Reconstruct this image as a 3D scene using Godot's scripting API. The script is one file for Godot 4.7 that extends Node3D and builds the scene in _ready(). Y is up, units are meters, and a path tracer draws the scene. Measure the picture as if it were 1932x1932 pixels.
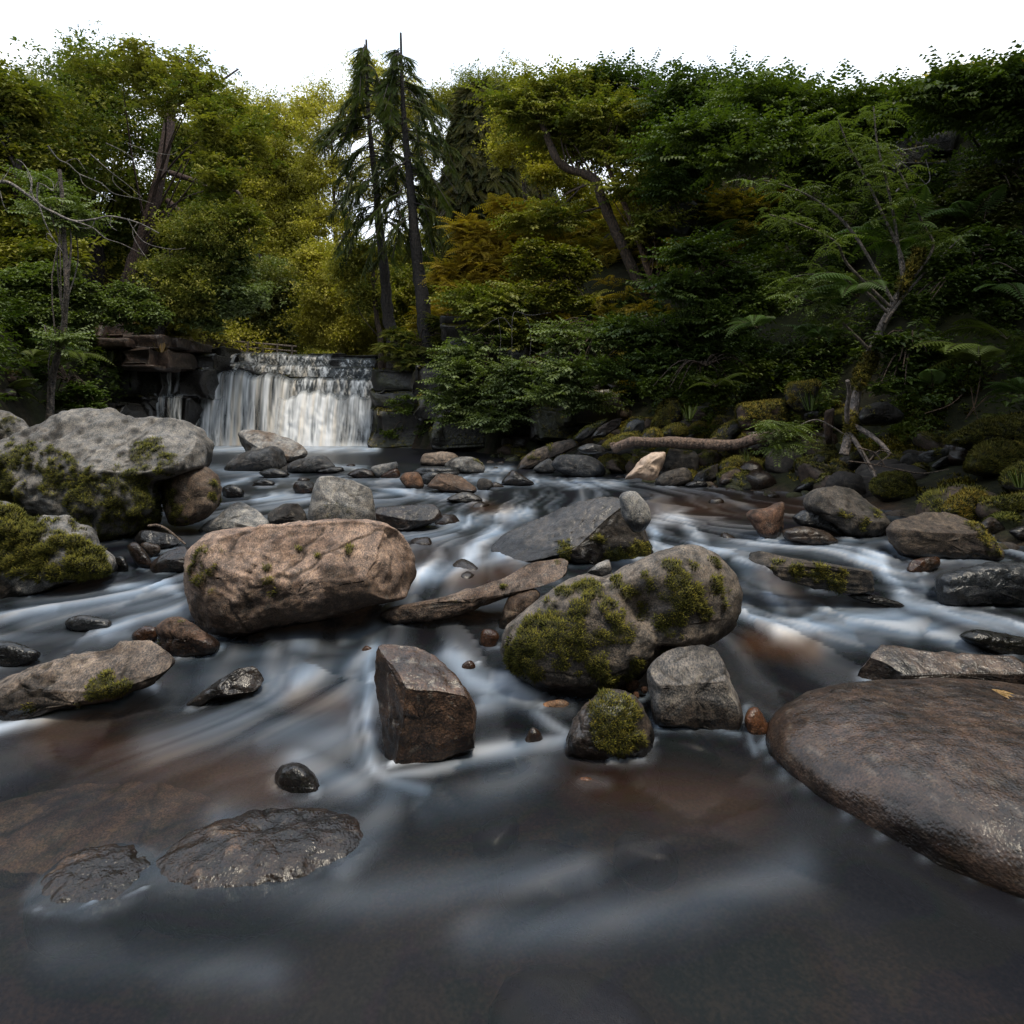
extends Node3D
# A rocky stream below a stepped waterfall in a wooded gorge.
# Outlines are in units of the photograph's 1932-wide overview; at() and hit() turn them into points of the place.
const F = 680.0        # focal length in pixels of a 1024 wide picture
const EYE = 1.5        # height of the camera
const HZ = 408.0       # picture row of the horizon
const K = 0.53002      # overview units to pixels

var used = {}
var M = {}
var rng = RandomNumberGenerator.new()
var nz = FastNoiseLite.new()      # general fractal noise
var nzf = FastNoiseLite.new()     # finer
var nzs = FastNoiseLite.new()     # plain smooth noise
var tri_total = 0

func _ready():
	set_view()
	make_noise()
	make_materials()
	build_ground()
	build_ledges()
	build_waterfall()
	build_footbridge()
	build_rocks()
	build_water()
	build_rubble()
	build_trees()
	build_shrubs()
	build_undergrowth()
	build_ferns()
	build_deadwood()

func set_view():
	var cam = Camera3D.new()
	cam.name = "camera"
	var near = 0.05
	cam.set_frustum(near * 1024.0 / F, Vector2(0, -near * (512.0 - HZ) / F), near, 600.0)
	cam.position = Vector3(0, EYE, 0)
	add_child(cam)
	cam.current = true
	var env = Environment.new()
	env.background_mode = Environment.BG_SKY
	var sky = Sky.new()
	sky.sky_material = make_sky()
	env.sky = sky
	env.background_energy_multiplier = 1.0
	env.ambient_light_source = Environment.AMBIENT_SOURCE_SKY
	env.tonemap_mode = Environment.TONE_MAPPER_LINEAR
	env.tonemap_exposure = 1.7
	env.sdfgi_enabled = true
	env.ssao_enabled = true
	env.ssil_enabled = true
	var we = WorldEnvironment.new()
	we.name = "environment"
	we.environment = env
	add_child(we)
	var sun = DirectionalLight3D.new()
	sun.name = "sun"
	sun.light_energy = 0.5
	sun.light_color = Color(1.0, 0.95, 0.86)
	sun.light_angular_distance = 12.0
	sun.shadow_enabled = true
	add_child(sun)
	sun.look_at_from_position(Vector3(2.2, 9.0, 1.5), Vector3(0, 0, -1.5))

func make_sky():
	# thin bright overcast with faint blue showing through, the same all round
	var w = 512
	var h = 256
	var im = Image.create(w, h, false, Image.FORMAT_RGBF)
	var n = FastNoiseLite.new()
	n.seed = 5
	n.frequency = 1.6
	n.fractal_octaves = 5
	for y in h:
		var el = (0.5 - (y + 0.5) / h) * PI
		for x in w:
			var az = (x + 0.5) / w * TAU
			var dir = Vector3(cos(el) * cos(az), sin(el), cos(el) * sin(az))
			var c = clampf(n.get_noise_3dv(dir * Vector3(1, 2.0, 1)) * 1.1 + 0.62, 0, 1)
			var blue = Color(0.66, 0.80, 1.0)
			var white = Color(0.92, 0.97, 1.04)
			var col = blue.lerp(white, c)
			im.set_pixel(x, y, col)
	var m = PanoramaSkyMaterial.new()
	m.panorama = ImageTexture.create_from_image(im)
	return m

func make_noise():
	rng.seed = 20240
	nz.seed = 11
	nz.frequency = 1.0
	nz.fractal_octaves = 4
	nzf.seed = 23
	nzf.frequency = 1.0
	nzf.fractal_octaves = 3
	nzs.seed = 37
	nzs.frequency = 1.0
	nzs.fractal_type = FastNoiseLite.FRACTAL_NONE

# ---------- naming and tagging ----------
func numbered(called):
	if not used.has(called):
		used[called] = 0
		return called
	used[called] += 1
	return "%s_%03d" % [called, used[called]]

func tag(o, label, category, group = ""):
	o.set_meta("label", label)
	o.set_meta("category", category)
	if group != "":
		o.set_meta("group", group)
	return o

func thing(called, label, category, pos = Vector3.ZERO, group = ""):
	var o = Node3D.new()
	o.name = numbered(called)
	add_child(o)
	o.position = pos
	return tag(o, label, category, group)

func put(called, mesh, mat, parent = null):
	var o = MeshInstance3D.new()
	o.mesh = mesh
	if mat:
		o.material_override = mat
	if parent == null:
		o.name = numbered(called)
		add_child(o)
	else:
		o.name = called
		parent.add_child(o, true)
	return o

func stuff(o):
	o.set_meta("kind", "stuff")
	return o

func structure(o):
	o.set_meta("kind", "structure")
	return o

func scatter(called, mesh, mat, xf, cols, parent = null):
	# many copies of one leaf spray or tuft as one mass
	var mm = MultiMesh.new()
	mm.transform_format = MultiMesh.TRANSFORM_3D
	mm.use_colors = true
	mm.mesh = mesh
	mm.instance_count = xf.size()
	for i in xf.size():
		mm.set_instance_transform(i, xf[i])
		mm.set_instance_color(i, cols[i])
	var o = MultiMeshInstance3D.new()
	o.multimesh = mm
	o.material_override = mat
	if parent == null:
		o.name = numbered(called)
		add_child(o)
	else:
		o.name = called
		parent.add_child(o, true)
	stuff(o)
	return o

# ---------- places ----------
func at(ox, oy, d):
	return Vector3((ox * K - 512.0) / F * d, EYE - (oy * K - HZ) / F * d, -d)

func curve(t, pts):
	# piecewise smooth interpolation through [t, value] pairs
	if t <= pts[0][0]:
		return pts[0][1]
	for i in range(1, pts.size()):
		if t < pts[i][0]:
			var a = pts[i - 1]
			var b = pts[i]
			var k = (t - a[0]) / (b[0] - a[0])
			return lerpf(a[1], b[1], k)
	return pts[-1][1]

const WL = [[-10, -0.1], [2, -0.02], [3.5, 0.0], [4.3, 0.05], [5, 0.12], [6, 0.24], [7, 0.27], [9, 0.3], [23, 0.3]]
const EDGE_R = [[-12, 6.5], [2, 5.4], [5, 4.9], [6.25, 4.65], [8.9, 4.5], [10.3, 3.3], [13, 1.75], [18.5, -0.9], [20, -2.6], [21.5, -4.25], [24, -4.2], [34, -3.0], [46, -3.6], [90, -3.6]]
const EDGE_L = [[-12, -4.6], [2, -4.0], [5, -4.5], [8, -6.0], [12, -8.4], [16, -9.9], [18, -10.3], [20, -10.8], [22.5, -11.0], [24, -10.4], [34, -9.5], [46, -9.6], [90, -9.6]]
const PR = [[0, 0], [1.0, 0.36], [2.2, 0.85], [3.0, 1.5], [4.5, 4.1], [6.5, 6.6], [10, 8.3], [20, 10.5], [80, 16]]
const PC = [[0, 0], [0.2, 0.25], [0.45, 2.2], [0.75, 3.2], [2.0, 4.4], [4, 6.2], [8, 9.0], [14, 10.5], [80, 16]]
const PL = [[0, 0], [0.4, 0.6], [0.8, 1.6], [1.4, 3.0], [4, 4.5], [10, 7], [20, 9.5], [80, 15]]
const PU = [[0, 0.05], [1, 0.5], [3, 1.6], [6, 4.0], [12, 7.0], [30, 10], [80, 15]]

func water_level(d):
	return curve(d, WL)

func edge_dist(x, d, pts, side):
	var best = 1e9
	var p = Vector2(x, d)
	for i in range(1, pts.size()):
		var a = pts[i - 1]
		var b = pts[i]
		if b[0] < d - 30 or a[0] > d + 30:
			continue
		var q = Geometry2D.get_closest_point_to_segment(p, Vector2(a[1], a[0]), Vector2(b[1], b[0]))
		best = minf(best, p.distance_squared_to(q))
	var s = side * (x - curve(d, pts))
	return sqrt(best) * (1.0 if s > 0 else -1.0)

func ground_raw(x, d):
	var er = edge_dist(x, d, EDGE_R, 1.0)
	var el = edge_dist(x, d, EDGE_L, -1.0)
	var low = water_level(minf(d, 23.0))
	var up = 3.22 + maxf(0, d - 23.4) * 0.004
	var step = smoothstep(23.3, 23.7, d)
	var lo
	var hi
	var rough = nz.get_noise_2d(x * 0.35, d * 0.35) * 0.5 + nz.get_noise_2d(x * 1.4, d * 1.4) * 0.16
	if er > 0:
		var cl = smoothstep(16.0, 19.5, d)
		lo = low + lerpf(curve(er, PR), curve(er, PC), cl)
		hi = up + curve(er, PU)
		rough *= smoothstep(0.3, 4.0, er)
	elif el > 0:
		lo = low + curve(el, PL)
		if d < 9:
			lo = low + curve(el, PL) * (0.35 + 0.65 * smoothstep(5.0, 9.0, d))
		hi = up + curve(el, PU)
		rough *= smoothstep(0.3, 3.0, el)
	else:
		var q = minf(-er, -el)
		lo = low - minf(0.34, q * 0.4)
		hi = up - minf(0.3, q * 0.4)
		rough *= 0.16
	return lerpf(lo, hi, step) + rough + maxf(0, d - 44) * 0.16

var gx = PackedFloat32Array()
var gd = PackedFloat32Array()
var gh = PackedFloat32Array()

func ground_y(x, d):
	# bilinear lookup in the ground grid's regular middle
	var fx = clampf((x + 20.0) / 0.25, 0, 207.99)
	var fd = clampf((d + 6.0) / 0.25, 0, 239.99)
	var ix = int(fx)
	var id = int(fd)
	var tx = fx - ix
	var td = fd - id
	ix += NXO
	id += NDO
	var n = gx.size()
	return lerpf(lerpf(gh[id * n + ix], gh[id * n + ix + 1], tx), lerpf(gh[(id + 1) * n + ix], gh[(id + 1) * n + ix + 1], tx), td)

const NXO = 5
const NDO = 2

func ground_n(x, d):
	var e = 0.2
	return Vector3(ground_y(x - e, d) - ground_y(x + e, d), 2 * e, ground_y(x, d + e) - ground_y(x, d - e)).normalized()

func in_river(x, d):
	return x < curve(d, EDGE_R) and x > curve(d, EDGE_L)

func surf(x, d):
	var g = ground_y(x, d)
	if d < 23 and in_river(x, d):
		return maxf(g, water_level(d))
	return g

func hit(ox, oy):
	# distance at which the sight line meets water or ground
	var d = 1.3
	var rx = (ox * K - 512.0) / F
	var ry = (oy * K - HZ) / F
	while d < 55:
		if EYE - ry * d <= surf(rx * d, d):
			return d
		d += 0.03
	return d

func build_ground():
	for v in [-90, -60, -42, -30, -24]:
		gx.append(v)
	for i in 209:
		gx.append(-20 + i * 0.25)
	for v in [36, 42, 55, 75, 110]:
		gx.append(v)
	for v in [-30, -14]:
		gd.append(v)
	for i in 241:
		gd.append(-6 + i * 0.25)
	for v in [58, 64, 72, 84, 110, 160]:
		gd.append(v)
	var n = gx.size()
	var m = gd.size()
	gh.resize(n * m)
	for j in m:
		for i in n:
			gh[j * n + i] = ground_raw(gx[i], gd[j])
	var pos = PackedVector3Array()
	var col = PackedColorArray()
	pos.resize(n * m)
	col.resize(n * m)
	for j in m:
		for i in n:
			var x = gx[i]
			var d = gd[j]
			pos[j * n + i] = Vector3(x, gh[j * n + i], -d)
			var t = nz.get_noise_2d(x * 0.9 + 40, d * 0.9)
			var c = Color(0.030, 0.026, 0.014).lerp(Color(0.040, 0.045, 0.011), clampf(0.5 + t, 0, 1))
			if in_river(x, d):
				c = Color(0.10, 0.055, 0.030).lerp(Color(0.05, 0.042, 0.036), clampf(0.5 + t * 1.3, 0, 1))
			elif d > 21:
				c = c.lerp(Color(0.15, 0.10, 0.03), 0.45)
			col[j * n + i] = c
	var idx = PackedInt32Array()
	for j in m - 1:
		for i in n - 1:
			var a = j * n + i
			idx.append_array([a, a + n, a + n + 1, a, a + n + 1, a + 1])
	var o = put("ground", grid_mesh(pos, idx, col), M.soil)
	structure(o)

func grid_mesh(pos, idx, col = null, uv = null):
	# smooth shaded indexed mesh; normals point to the clockwise front
	var nor = PackedVector3Array()
	nor.resize(pos.size())
	for k in range(0, idx.size(), 3):
		var a = pos[idx[k]]
		var f = (pos[idx[k + 2]] - a).cross(pos[idx[k + 1]] - a)
		nor[idx[k]] += f
		nor[idx[k + 1]] += f
		nor[idx[k + 2]] += f
	for k in nor.size():
		nor[k] = nor[k].normalized()
	var arr = []
	arr.resize(Mesh.ARRAY_MAX)
	arr[Mesh.ARRAY_VERTEX] = pos
	arr[Mesh.ARRAY_NORMAL] = nor
	if col != null:
		arr[Mesh.ARRAY_COLOR] = col
	if uv != null:
		arr[Mesh.ARRAY_TEX_UV] = uv
	arr[Mesh.ARRAY_INDEX] = idx
	var me = ArrayMesh.new()
	me.add_surface_from_arrays(Mesh.PRIMITIVE_TRIANGLES, arr)
	tri_total += idx.size() / 3
	return me

# ---------- materials ----------
func noise_image(size, freq, octaves, sd, type = FastNoiseLite.TYPE_SIMPLEX_SMOOTH):
	var n = FastNoiseLite.new()
	n.noise_type = type
	n.seed = sd
	n.frequency = freq
	n.fractal_octaves = octaves
	return n.get_seamless_image(size, size)

func tex(im):
	return ImageTexture.create_from_image(im)

func tone_image(size, layers, lo, hi, warm = 0.0, pits = 0.0):
	# layered noise mapped to a narrow range of greys for multiplying a colour
	var ims = []
	for l in layers:
		ims.append([noise_image(size, l[0], l[1], l[2], l[4] if l.size() > 4 else FastNoiseLite.TYPE_SIMPLEX_SMOOTH), l[3]])
	var out = Image.create(size, size, false, Image.FORMAT_RGB8)
	for y in size:
		for x in size:
			var v = 0.0
			for p in ims:
				v += (p[0].get_pixel(x, y).r - 0.5) * p[1]
			v = clampf(v + 0.5, 0, 1)
			if pits > 0:
				var s = ims[-1][0].get_pixel(x, y).r
				v = clampf(v + pits * (smoothstep(0.66, 0.76, s) - 1.3 * smoothstep(0.36, 0.24, s)), 0, 1)
			var g = lerpf(lo, hi, v)
			out.set_pixel(x, y, Color(minf(1, g * (1 + warm * (v - 0.5))), g, clampf(g * (1 - warm * (v - 0.5)), 0, 1)))
	return out

func height_image(size, layers):
	var ims = []
	for l in layers:
		ims.append([noise_image(size, l[0], l[1], l[2], l[4] if l.size() > 4 else FastNoiseLite.TYPE_SIMPLEX_SMOOTH), l[3]])
	var out = Image.create(size, size, false, Image.FORMAT_RGBA8)
	for y in size:
		for x in size:
			var v = 0.5
			for p in ims:
				v += (p[0].get_pixel(x, y).r - 0.5) * p[1]
			v = clampf(v, 0, 1)
			out.set_pixel(x, y, Color(v, v, v))
	return out

func make_materials():
	var CELL = FastNoiseLite.TYPE_CELLULAR
	var speck = tex(tone_image(512, [[0.012, 4, 3, 1.0], [0.05, 3, 8, 0.7], [0.11, 2, 15, 0.5]], 0.46, 1.0, 0.12, 0.34))
	var nh = height_image(512, [[0.012, 5, 4, 0.9], [0.09, 3, 9, 0.34]])
	nh.bump_map_to_normal_map(8.0)
	var rock_n = tex(nh)
	var rgh = tex(tone_image(256, [[0.03, 3, 31, 1.2]], 0.45, 1.0))
	M.rock = StandardMaterial3D.new()
	M.rock.albedo_texture = speck
	M.rock.normal_texture = rock_n
	M.rock.normal_scale = 0.7
	M.rock.roughness = 0.82
	M.rock.metallic_specular = 0.4
	M.wet = M.rock.duplicate()
	M.wet.roughness = 0.46
	M.wet.roughness_texture = rgh
	M.wet.metallic_specular = 0.5
	M.wet.normal_scale = 0.9
	for k in ["rock", "wet"]:
		M[k].normal_enabled = true
		M[k].vertex_color_use_as_albedo = true
		M[k].uv1_triplanar = true
		M[k].uv1_scale = Vector3(1.6, 1.6, 1.6)
	M.far_rock = M.wet.duplicate()
	M.far_rock.roughness = 0.6
	M.far_rock.uv1_scale = Vector3(0.7, 0.7, 0.7)
	M.soil = M.rock.duplicate()
	M.soil.roughness = 0.95
	M.soil.uv1_scale = Vector3(0.8, 0.8, 0.8)
	# bark: stretched along the trunk by its scale
	var bh = height_image(256, [[0.03, 4, 41, 0.9], [0.1, 2, 43, 0.5]])
	bh.bump_map_to_normal_map(10.0)
	M.bark = StandardMaterial3D.new()
	M.bark.albedo_texture = tex(tone_image(256, [[0.03, 4, 41, 1.0], [0.12, 3, 47, 0.8]], 0.3, 1.0, 0.1))
	M.bark.normal_enabled = true
	M.bark.normal_texture = tex(bh)
	M.bark.vertex_color_use_as_albedo = true
	M.bark.roughness = 0.9
	M.bark.uv1_triplanar = true
	M.bark.uv1_scale = Vector3(2.6, 0.9, 2.6)
	M.leaf = StandardMaterial3D.new()
	M.leaf.vertex_color_use_as_albedo = true
	M.leaf.roughness = 0.5
	M.leaf.metallic_specular = 0.35
	M.leaf.cull_mode = BaseMaterial3D.CULL_DISABLED
	M.leaf.backlight_enabled = true
	M.leaf.backlight = Color(0.8, 0.85, 0.4)
	M.moss = M.leaf.duplicate()
	M.moss.roughness = 0.9
	M.moss.backlight = Color(0.3, 0.35, 0.1)
	M.water = StandardMaterial3D.new()
	M.water.vertex_color_use_as_albedo = true
	M.water.transparency = BaseMaterial3D.TRANSPARENCY_ALPHA
	M.water.roughness = 0.32
	M.water.metallic_specular = 0.32
	M.water.cull_mode = BaseMaterial3D.CULL_DISABLED
	M.fall = M.water.duplicate()
	M.fall.roughness = 0.6
	M.fall.backlight_enabled = true
	M.fall.backlight = Color(0.5, 0.5, 0.5)
	M.wood = M.bark.duplicate()
	M.wood.uv1_scale = Vector3(1.5, 4, 4)
	M.foam = StandardMaterial3D.new()
	M.foam.albedo_texture = tex(tone_image(256, [[0.05, 3, 71, 0.9, CELL]], 0.7, 1.0))
	M.foam.uv1_triplanar = true
	M.foam.uv1_scale = Vector3(3, 3, 3)
	M.foam.vertex_color_use_as_albedo = true
	M.foam.roughness = 0.7

# ---------- water ----------
const PX0 = -240.0
const PY0 = 830.0
const PSX = 4.0
const PSY = 3.0
const PNX = 605
const PNY = 380
var veil = PackedFloat32Array()
var warm = PackedFloat32Array()

func stroke(buf, pts, hw, amount):
	# a soft band of aerated water along a path
	for i in range(1, pts.size()):
		var a = pts[i - 1]
		var b = pts[i]
		var lo = a.min(b) - Vector2(hw, hw) * 2.2
		var up = a.max(b) + Vector2(hw, hw) * 2.2
		for y in range(maxi(0, int((lo.y - PY0) / PSY)), mini(PNY - 1, int((up.y - PY0) / PSY)) + 1):
			for x in range(maxi(0, int((lo.x - PX0) / PSX)), mini(PNX - 1, int((up.x - PX0) / PSX)) + 1):
				var p = Vector2(PX0 + x * PSX, PY0 + y * PSY)
				var q = Geometry2D.get_closest_point_to_segment(p, a, b)
				var r = p.distance_to(q) / hw
				if r < 2.2:
					var v = amount * exp(-r * r)
					var k = y * PNX + x
					if amount > 0:
						buf[k] = maxf(buf[k], v)
					else:
						buf[k] += v

func sample(buf, ox, oy):
	var fx = clampf((ox - PX0) / PSX, 0, PNX - 1.01)
	var fy = clampf((oy - PY0) / PSY, 0, PNY - 1.01)
	var ix = int(fx)
	var iy = int(fy)
	var tx = fx - ix
	var ty = fy - iy
	var k = iy * PNX + ix
	return lerpf(lerpf(buf[k], buf[k + 1], tx), lerpf(buf[k + PNX], buf[k + PNX + 1], tx), ty)

func V(s):
	var out = PackedVector2Array()
	for w in s.split(" ", false):
		var q = w.split(",")
		out.append(Vector2(float(q[0]), float(q[1])))
	return out

func paint_veils():
	veil.resize(PNX * PNY)
	warm.resize(PNX * PNY)
	for s in [
		["395,847 710,847", 7, 0.85], ["400,885 560,905", 9, 0.30], ["483,941 580,937", 10, 0.45], ["415,915 470,905", 6, 0.4], ["640,905 700,908 760,905", 8, 0.35],
		["705,935 760,928 840,938", 8, 0.45], ["620,880 690,885", 5, 0.5], ["905,890 960,886", 8, 0.55], ["870,902 940,906", 6, 0.5], ["930,915 960,912 1010,913", 6, 0.45],
		["1000,905 1080,912 1180,912", 7, 0.5], ["833,986 900,980 1000,968", 13, 0.5], ["720,1014 800,1003 880,990", 14, 0.4], ["790,1087 840,1076 890,1045 930,1003", 18, 0.62],
		["860,1070 910,1058 950,1040", 12, 0.4], ["820,1010 900,1050", 26, 0.28], ["1230,1000 1238,1030", 10, 0.55], ["1238,985 1285,978 1300,1000 1328,1028", 12, 0.5],
		["1230,1036 1300,1040 1400,1036 1450,1030", 13, 0.5], ["1449,1026 1524,1034 1599,1046 1650,1056", 12, 0.42], ["1589,1018 1661,1016", 8, 0.35], ["1640,1024 1668,1020 1690,1040", 8, 0.4],
		["1625,1054 1660,1064 1680,1095 1700,1125 1722,1142", 15, 0.72], ["1722,1142 1774,1154 1849,1168 1940,1190", 14, 0.68], ["1690,1085 1735,1120", 18, 0.35], ["1400,1060 1440,1080 1452,1115 1475,1150", 16, 0.42],
		["1402,1150 1449,1174 1503,1180 1547,1153 1600,1147", 13, 0.56], ["1470,1192 1560,1180 1650,1176 1720,1190", 20, 0.62], ["1560,1165 1620,1158 1690,1168 1760,1195 1830,1222", 17, 0.5], ["1420,1085 1470,1110 1500,1140", 22, 0.36], ["1560,1200 1660,1205", 24, 0.32], ["212,1110 312,1108 330,1116", 14, 0.6], ["60,1150 200,1128 340,1140", 34, 0.30], ["-20,1160 100,1151", 14, 0.40], ["190,1195 270,1165 345,1145", 15, 0.42], ["-20,1215 120,1200 240,1190", 16, 0.24],
		["560,1290 640,1255 700,1232", 30, 0.46], ["640,1205 690,1185 720,1168", 13, 0.45], ["694,1240 690,1330 700,1410 712,1455", 15, 0.5], ["660,1300 670,1400 700,1470", 18, 0.28], ["716,1452 750,1478 800,1490", 20, 0.4],
		["470,1305 610,1285", 26, 0.26], ["430,1240 520,1238", 18, 0.28], ["850,1240 885,1285 920,1302 965,1292 1000,1318", 24, 0.52], ["905,1325 1010,1315", 20, 0.5], ["890,1425 980,1412 1062,1398", 20, 0.56],
		["745,1466 800,1452 890,1436", 13, 0.42], ["1012,1345 1066,1388", 12, 0.5], ["-20,1384 100,1352 212,1330 250,1310 285,1298", 9, 0.8], ["420,1280 560,1300 690,1290", 55, 0.30], ["300,1400 480,1360 640,1400", 50, 0.22], ["560,1440 680,1480", 40, 0.3], ["1020,1440 960,1480 800,1520", 40, 0.22], ["560,1215 660,1225", 18, 0.3], ["740,1444 800,1430 860,1420", 5, 0.85],
		["1140,1434 1200,1425 1234,1397", 5, 0.85], ["1086,1305 1150,1292", 4, 0.5], ["1240,1370 1300,1370 1392,1384", 4, 0.5], ["1405,1330 1412,1400 1422,1415", 7, 0.4], ["420,1540 520,1560 600,1610", 34, 0.20], ["360,1330 420,1310 490,1285", 5, 0.4],
		["640,1640 700,1560 740,1510 760,1475", 34, 0.26], ["1432,1405 1458,1375", 10, 0.45], ["440,1600 520,1560 560,1620", 40, 0.22], ["900,1480 1000,1475", 34, 0.16], ["500,1400 560,1385 640,1350", 26, 0.20],
		["1700,1045 1900,1063", 6, 0.25], ["1880,1030 1932,1046", 6, 0.5], ["1855,1000 1932,1020", 5, 0.5], ["1480,912 1560,908", 4, 0.5], ["1070,920 1150,916", 4, 0.45], ["1245,914 1280,912", 3, 0.6],
		["300,1650 700,1690 1100,1640", 44, 0.16], ["900,1760 1300,1720 1500,1640", 50, 0.14], ["100,1800 500,1840", 50, 0.12]]:
		stroke(veil, V(s[0]), s[1], s[2])
	for s in [["1420,1212 1530,1228", 26, 0.9], ["1440,1080 1500,1130", 20, 0.5], ["860,1095 960,1080", 24, 0.6], ["900,955 960,965", 14, 0.6], ["560,1320 640,1330", 30, 0.5], ["700,1060 900,1040", 30, 0.3], ["1240,960 1500,950", 30, 0.5], ["100,1400 500,1480", 60, 0.6], ["1100,1480 1400,1520", 60, 0.5]]:
		stroke(warm, V(s[0]), s[1], s[2])

var waterline = []
func foam_edges():
	# thin broken foam where the stones meet the water
	for p in waterline:
		var q = Vector2((512.0 + p.x / -p.z * F) / K, (HZ + (EYE - p.y) / -p.z * F) / K)
		var n = nzs.get_noise_2d(p.x * 5.0, p.z * 5.0)
		if n > -0.1 and p.z < -2.6:
			stroke(veil, PackedVector2Array([q, q + Vector2(3, 0.5)]), clampf(9.0 / -p.z, 2.6, 4.5), 0.55 * smoothstep(-0.1, 0.5, n))
		stroke(veil, PackedVector2Array([q, q + Vector2(4, 0)]), clampf(30.0 / -p.z, 4.0, 12.0), 0.14)

func build_water():
	paint_veils()
	foam_edges()
	var obstacles = []
	for r in ROCKS:
		var o = V(r[3])
		var lo = o[0]
		var up = o[0]
		for p in o:
			lo = lo.min(p)
			up = up.max(p)
		var base = r[4].get("base", up.y)
		if base * K < 470:
			continue
		var d = hit((lo.x + up.x) / 2, base)
		var rad = (up.x - lo.x) * K / F * d * 0.5
		if rad > 0.12 and not r[4].get("sunk", false):
			obstacles.append([(lo.x + up.x) / 2 * K / F * d - 512.0 / F * d, d + rad * 0.4, minf(rad, 0.9)])
	var rows = []
	for i in 12:
		rows.append(-10.0 + i)
	var d = 1.2
	while d < 23.0:
		rows.append(d)
		d *= 1.0071
	rows.append(23.2)
	var cols = 400
	var n = cols + 1
	var m = rows.size()
	var pos = PackedVector3Array()
	var col = PackedColorArray()
	pos.resize(n * m)
	col.resize(n * m)
	for j in m:
		var dd = rows[j]
		var half = curve(dd, [[-10, 8], [1.2, 3.2], [8, 9.0], [14, 14], [24, 22]])
		var wl = water_level(dd)
		for i in n:
			var x = (2.0 * i / cols - 1.0) * half
			var v = 0.0
			var wv = 0.0
			var psi = x + nzf.get_noise_2d(x * 0.25 + 9, dd * 0.25) * 0.9 + 0.45 * (minf(dd, 9.0) - 4.0) * clampf(x * 0.7, -1, 1)
			for o in obstacles:
				var ax = x - o[0]
				var ad = dd - o[1]
				var r2 = ax * ax + ad * ad
				if r2 < o[2] * o[2] * 16:
					psi -= o[2] * o[2] * ax / (r2 + o[2] * o[2] * 0.7)
			var fr = curve(dd, [[1.5, 0.9], [4, 0.9], [8, 1.0]])
			var s1 = nzf.get_noise_2d(psi * 1.8 * fr, dd * 0.16)
			var s2 = nzf.get_noise_2d(psi * 6.0 * fr, dd * 0.28)
			if dd > 1.5:
				var ox = (512.0 + x / dd * F) / K
				var oy = (HZ + (EYE - wl) / dd * F) / K
				var wa = 8.0 * smoothstep(880.0, 1100.0, oy) + 2.0
				v = sample(veil, ox + wa * 1.5 * nzf.get_noise_2d(x * 1.6, dd * 1.6), oy + wa * nzf.get_noise_2d(x * 1.6 + 20, dd * 1.6))
				wv = sample(warm, ox, oy)
			var zone = curve(dd, [[-10, 0.0], [1.5, 0.01], [2.4, 0.04], [3.2, 0.09], [5, 0.15], [6, 0.19], [9.5, 0.22], [12, 0.10], [15, 0.0], [24, 0.0]])
			var s3 = nzs.get_noise_2d(psi * 3.0 + 60, dd * 1.1)
			var foam = v * clampf(0.88 + 0.45 * s1 + 0.30 * s2 + 0.2 * s3, 0.2, 1.35) + zone * clampf(0.35 + 1.6 * s1 + 0.6 * s2, 0, 1.4)
			foam = clampf(foam, 0, 1)
			var y = wl + 0.03 * s1 * smoothstep(15.0, 8.0, dd) * smoothstep(1.5, 5.0, dd) + 0.008 * s2 * smoothstep(12.0, 6.0, dd) * smoothstep(2.5, 5.0, dd) + 0.02 * v
			pos[j * n + i] = Vector3(x, y, -dd)
			var clear = Color(0.009, 0.011, 0.013).lerp(Color(0.060, 0.027, 0.012), clampf(wv + 0.25 * s1, 0, 1))
			var al = curve(dd, [[2, 0.60], [3.5, 0.64], [5, 0.74], [9, 0.86], [13, 0.95], [22, 0.97]])
			var white = Color(0.42, 0.55, 0.72).lerp(Color(0.66, 0.60, 0.54), clampf(wv * 0.8 + 0.25 + 0.5 * s2, 0, 1))
			var c = clear.lerp(white, pow(foam, 1.25))
			c.a = clampf(lerpf(al, 1.0, minf(1, foam * 1.6)), 0, 1)
			col[j * n + i] = c
	var idx = PackedInt32Array()
	for j in m - 1:
		for i in cols:
			var a = j * n + i
			idx.append_array([a, a + n, a + n + 1, a, a + n + 1, a + 1])
	structure(put("river_water", grid_mesh(pos, idx, col), M.water))
	# the calm stretch above the falls
	pos = PackedVector3Array()
	col = PackedColorArray()
	idx = PackedInt32Array()
	for j in 41:
		for i in 21:
			pos.append(Vector3(-11.5 + i * 0.45, 3.30 + 0.012 * nz.get_noise_2d(i * 0.8, j * 0.5), -23.45 - j * 0.55))
			col.append(Color(0.05, 0.045, 0.04, 0.95))
	for j in 40:
		for i in 20:
			var a = j * 21 + i
			idx.append_array([a, a + 21, a + 22, a, a + 22, a + 1])
	structure(put("upper_river_water", grid_mesh(pos, idx, col), M.water))

# ---------- shaped stone ----------
func sg(v, e):
	return signf(v) * pow(absf(v), e)

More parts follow.
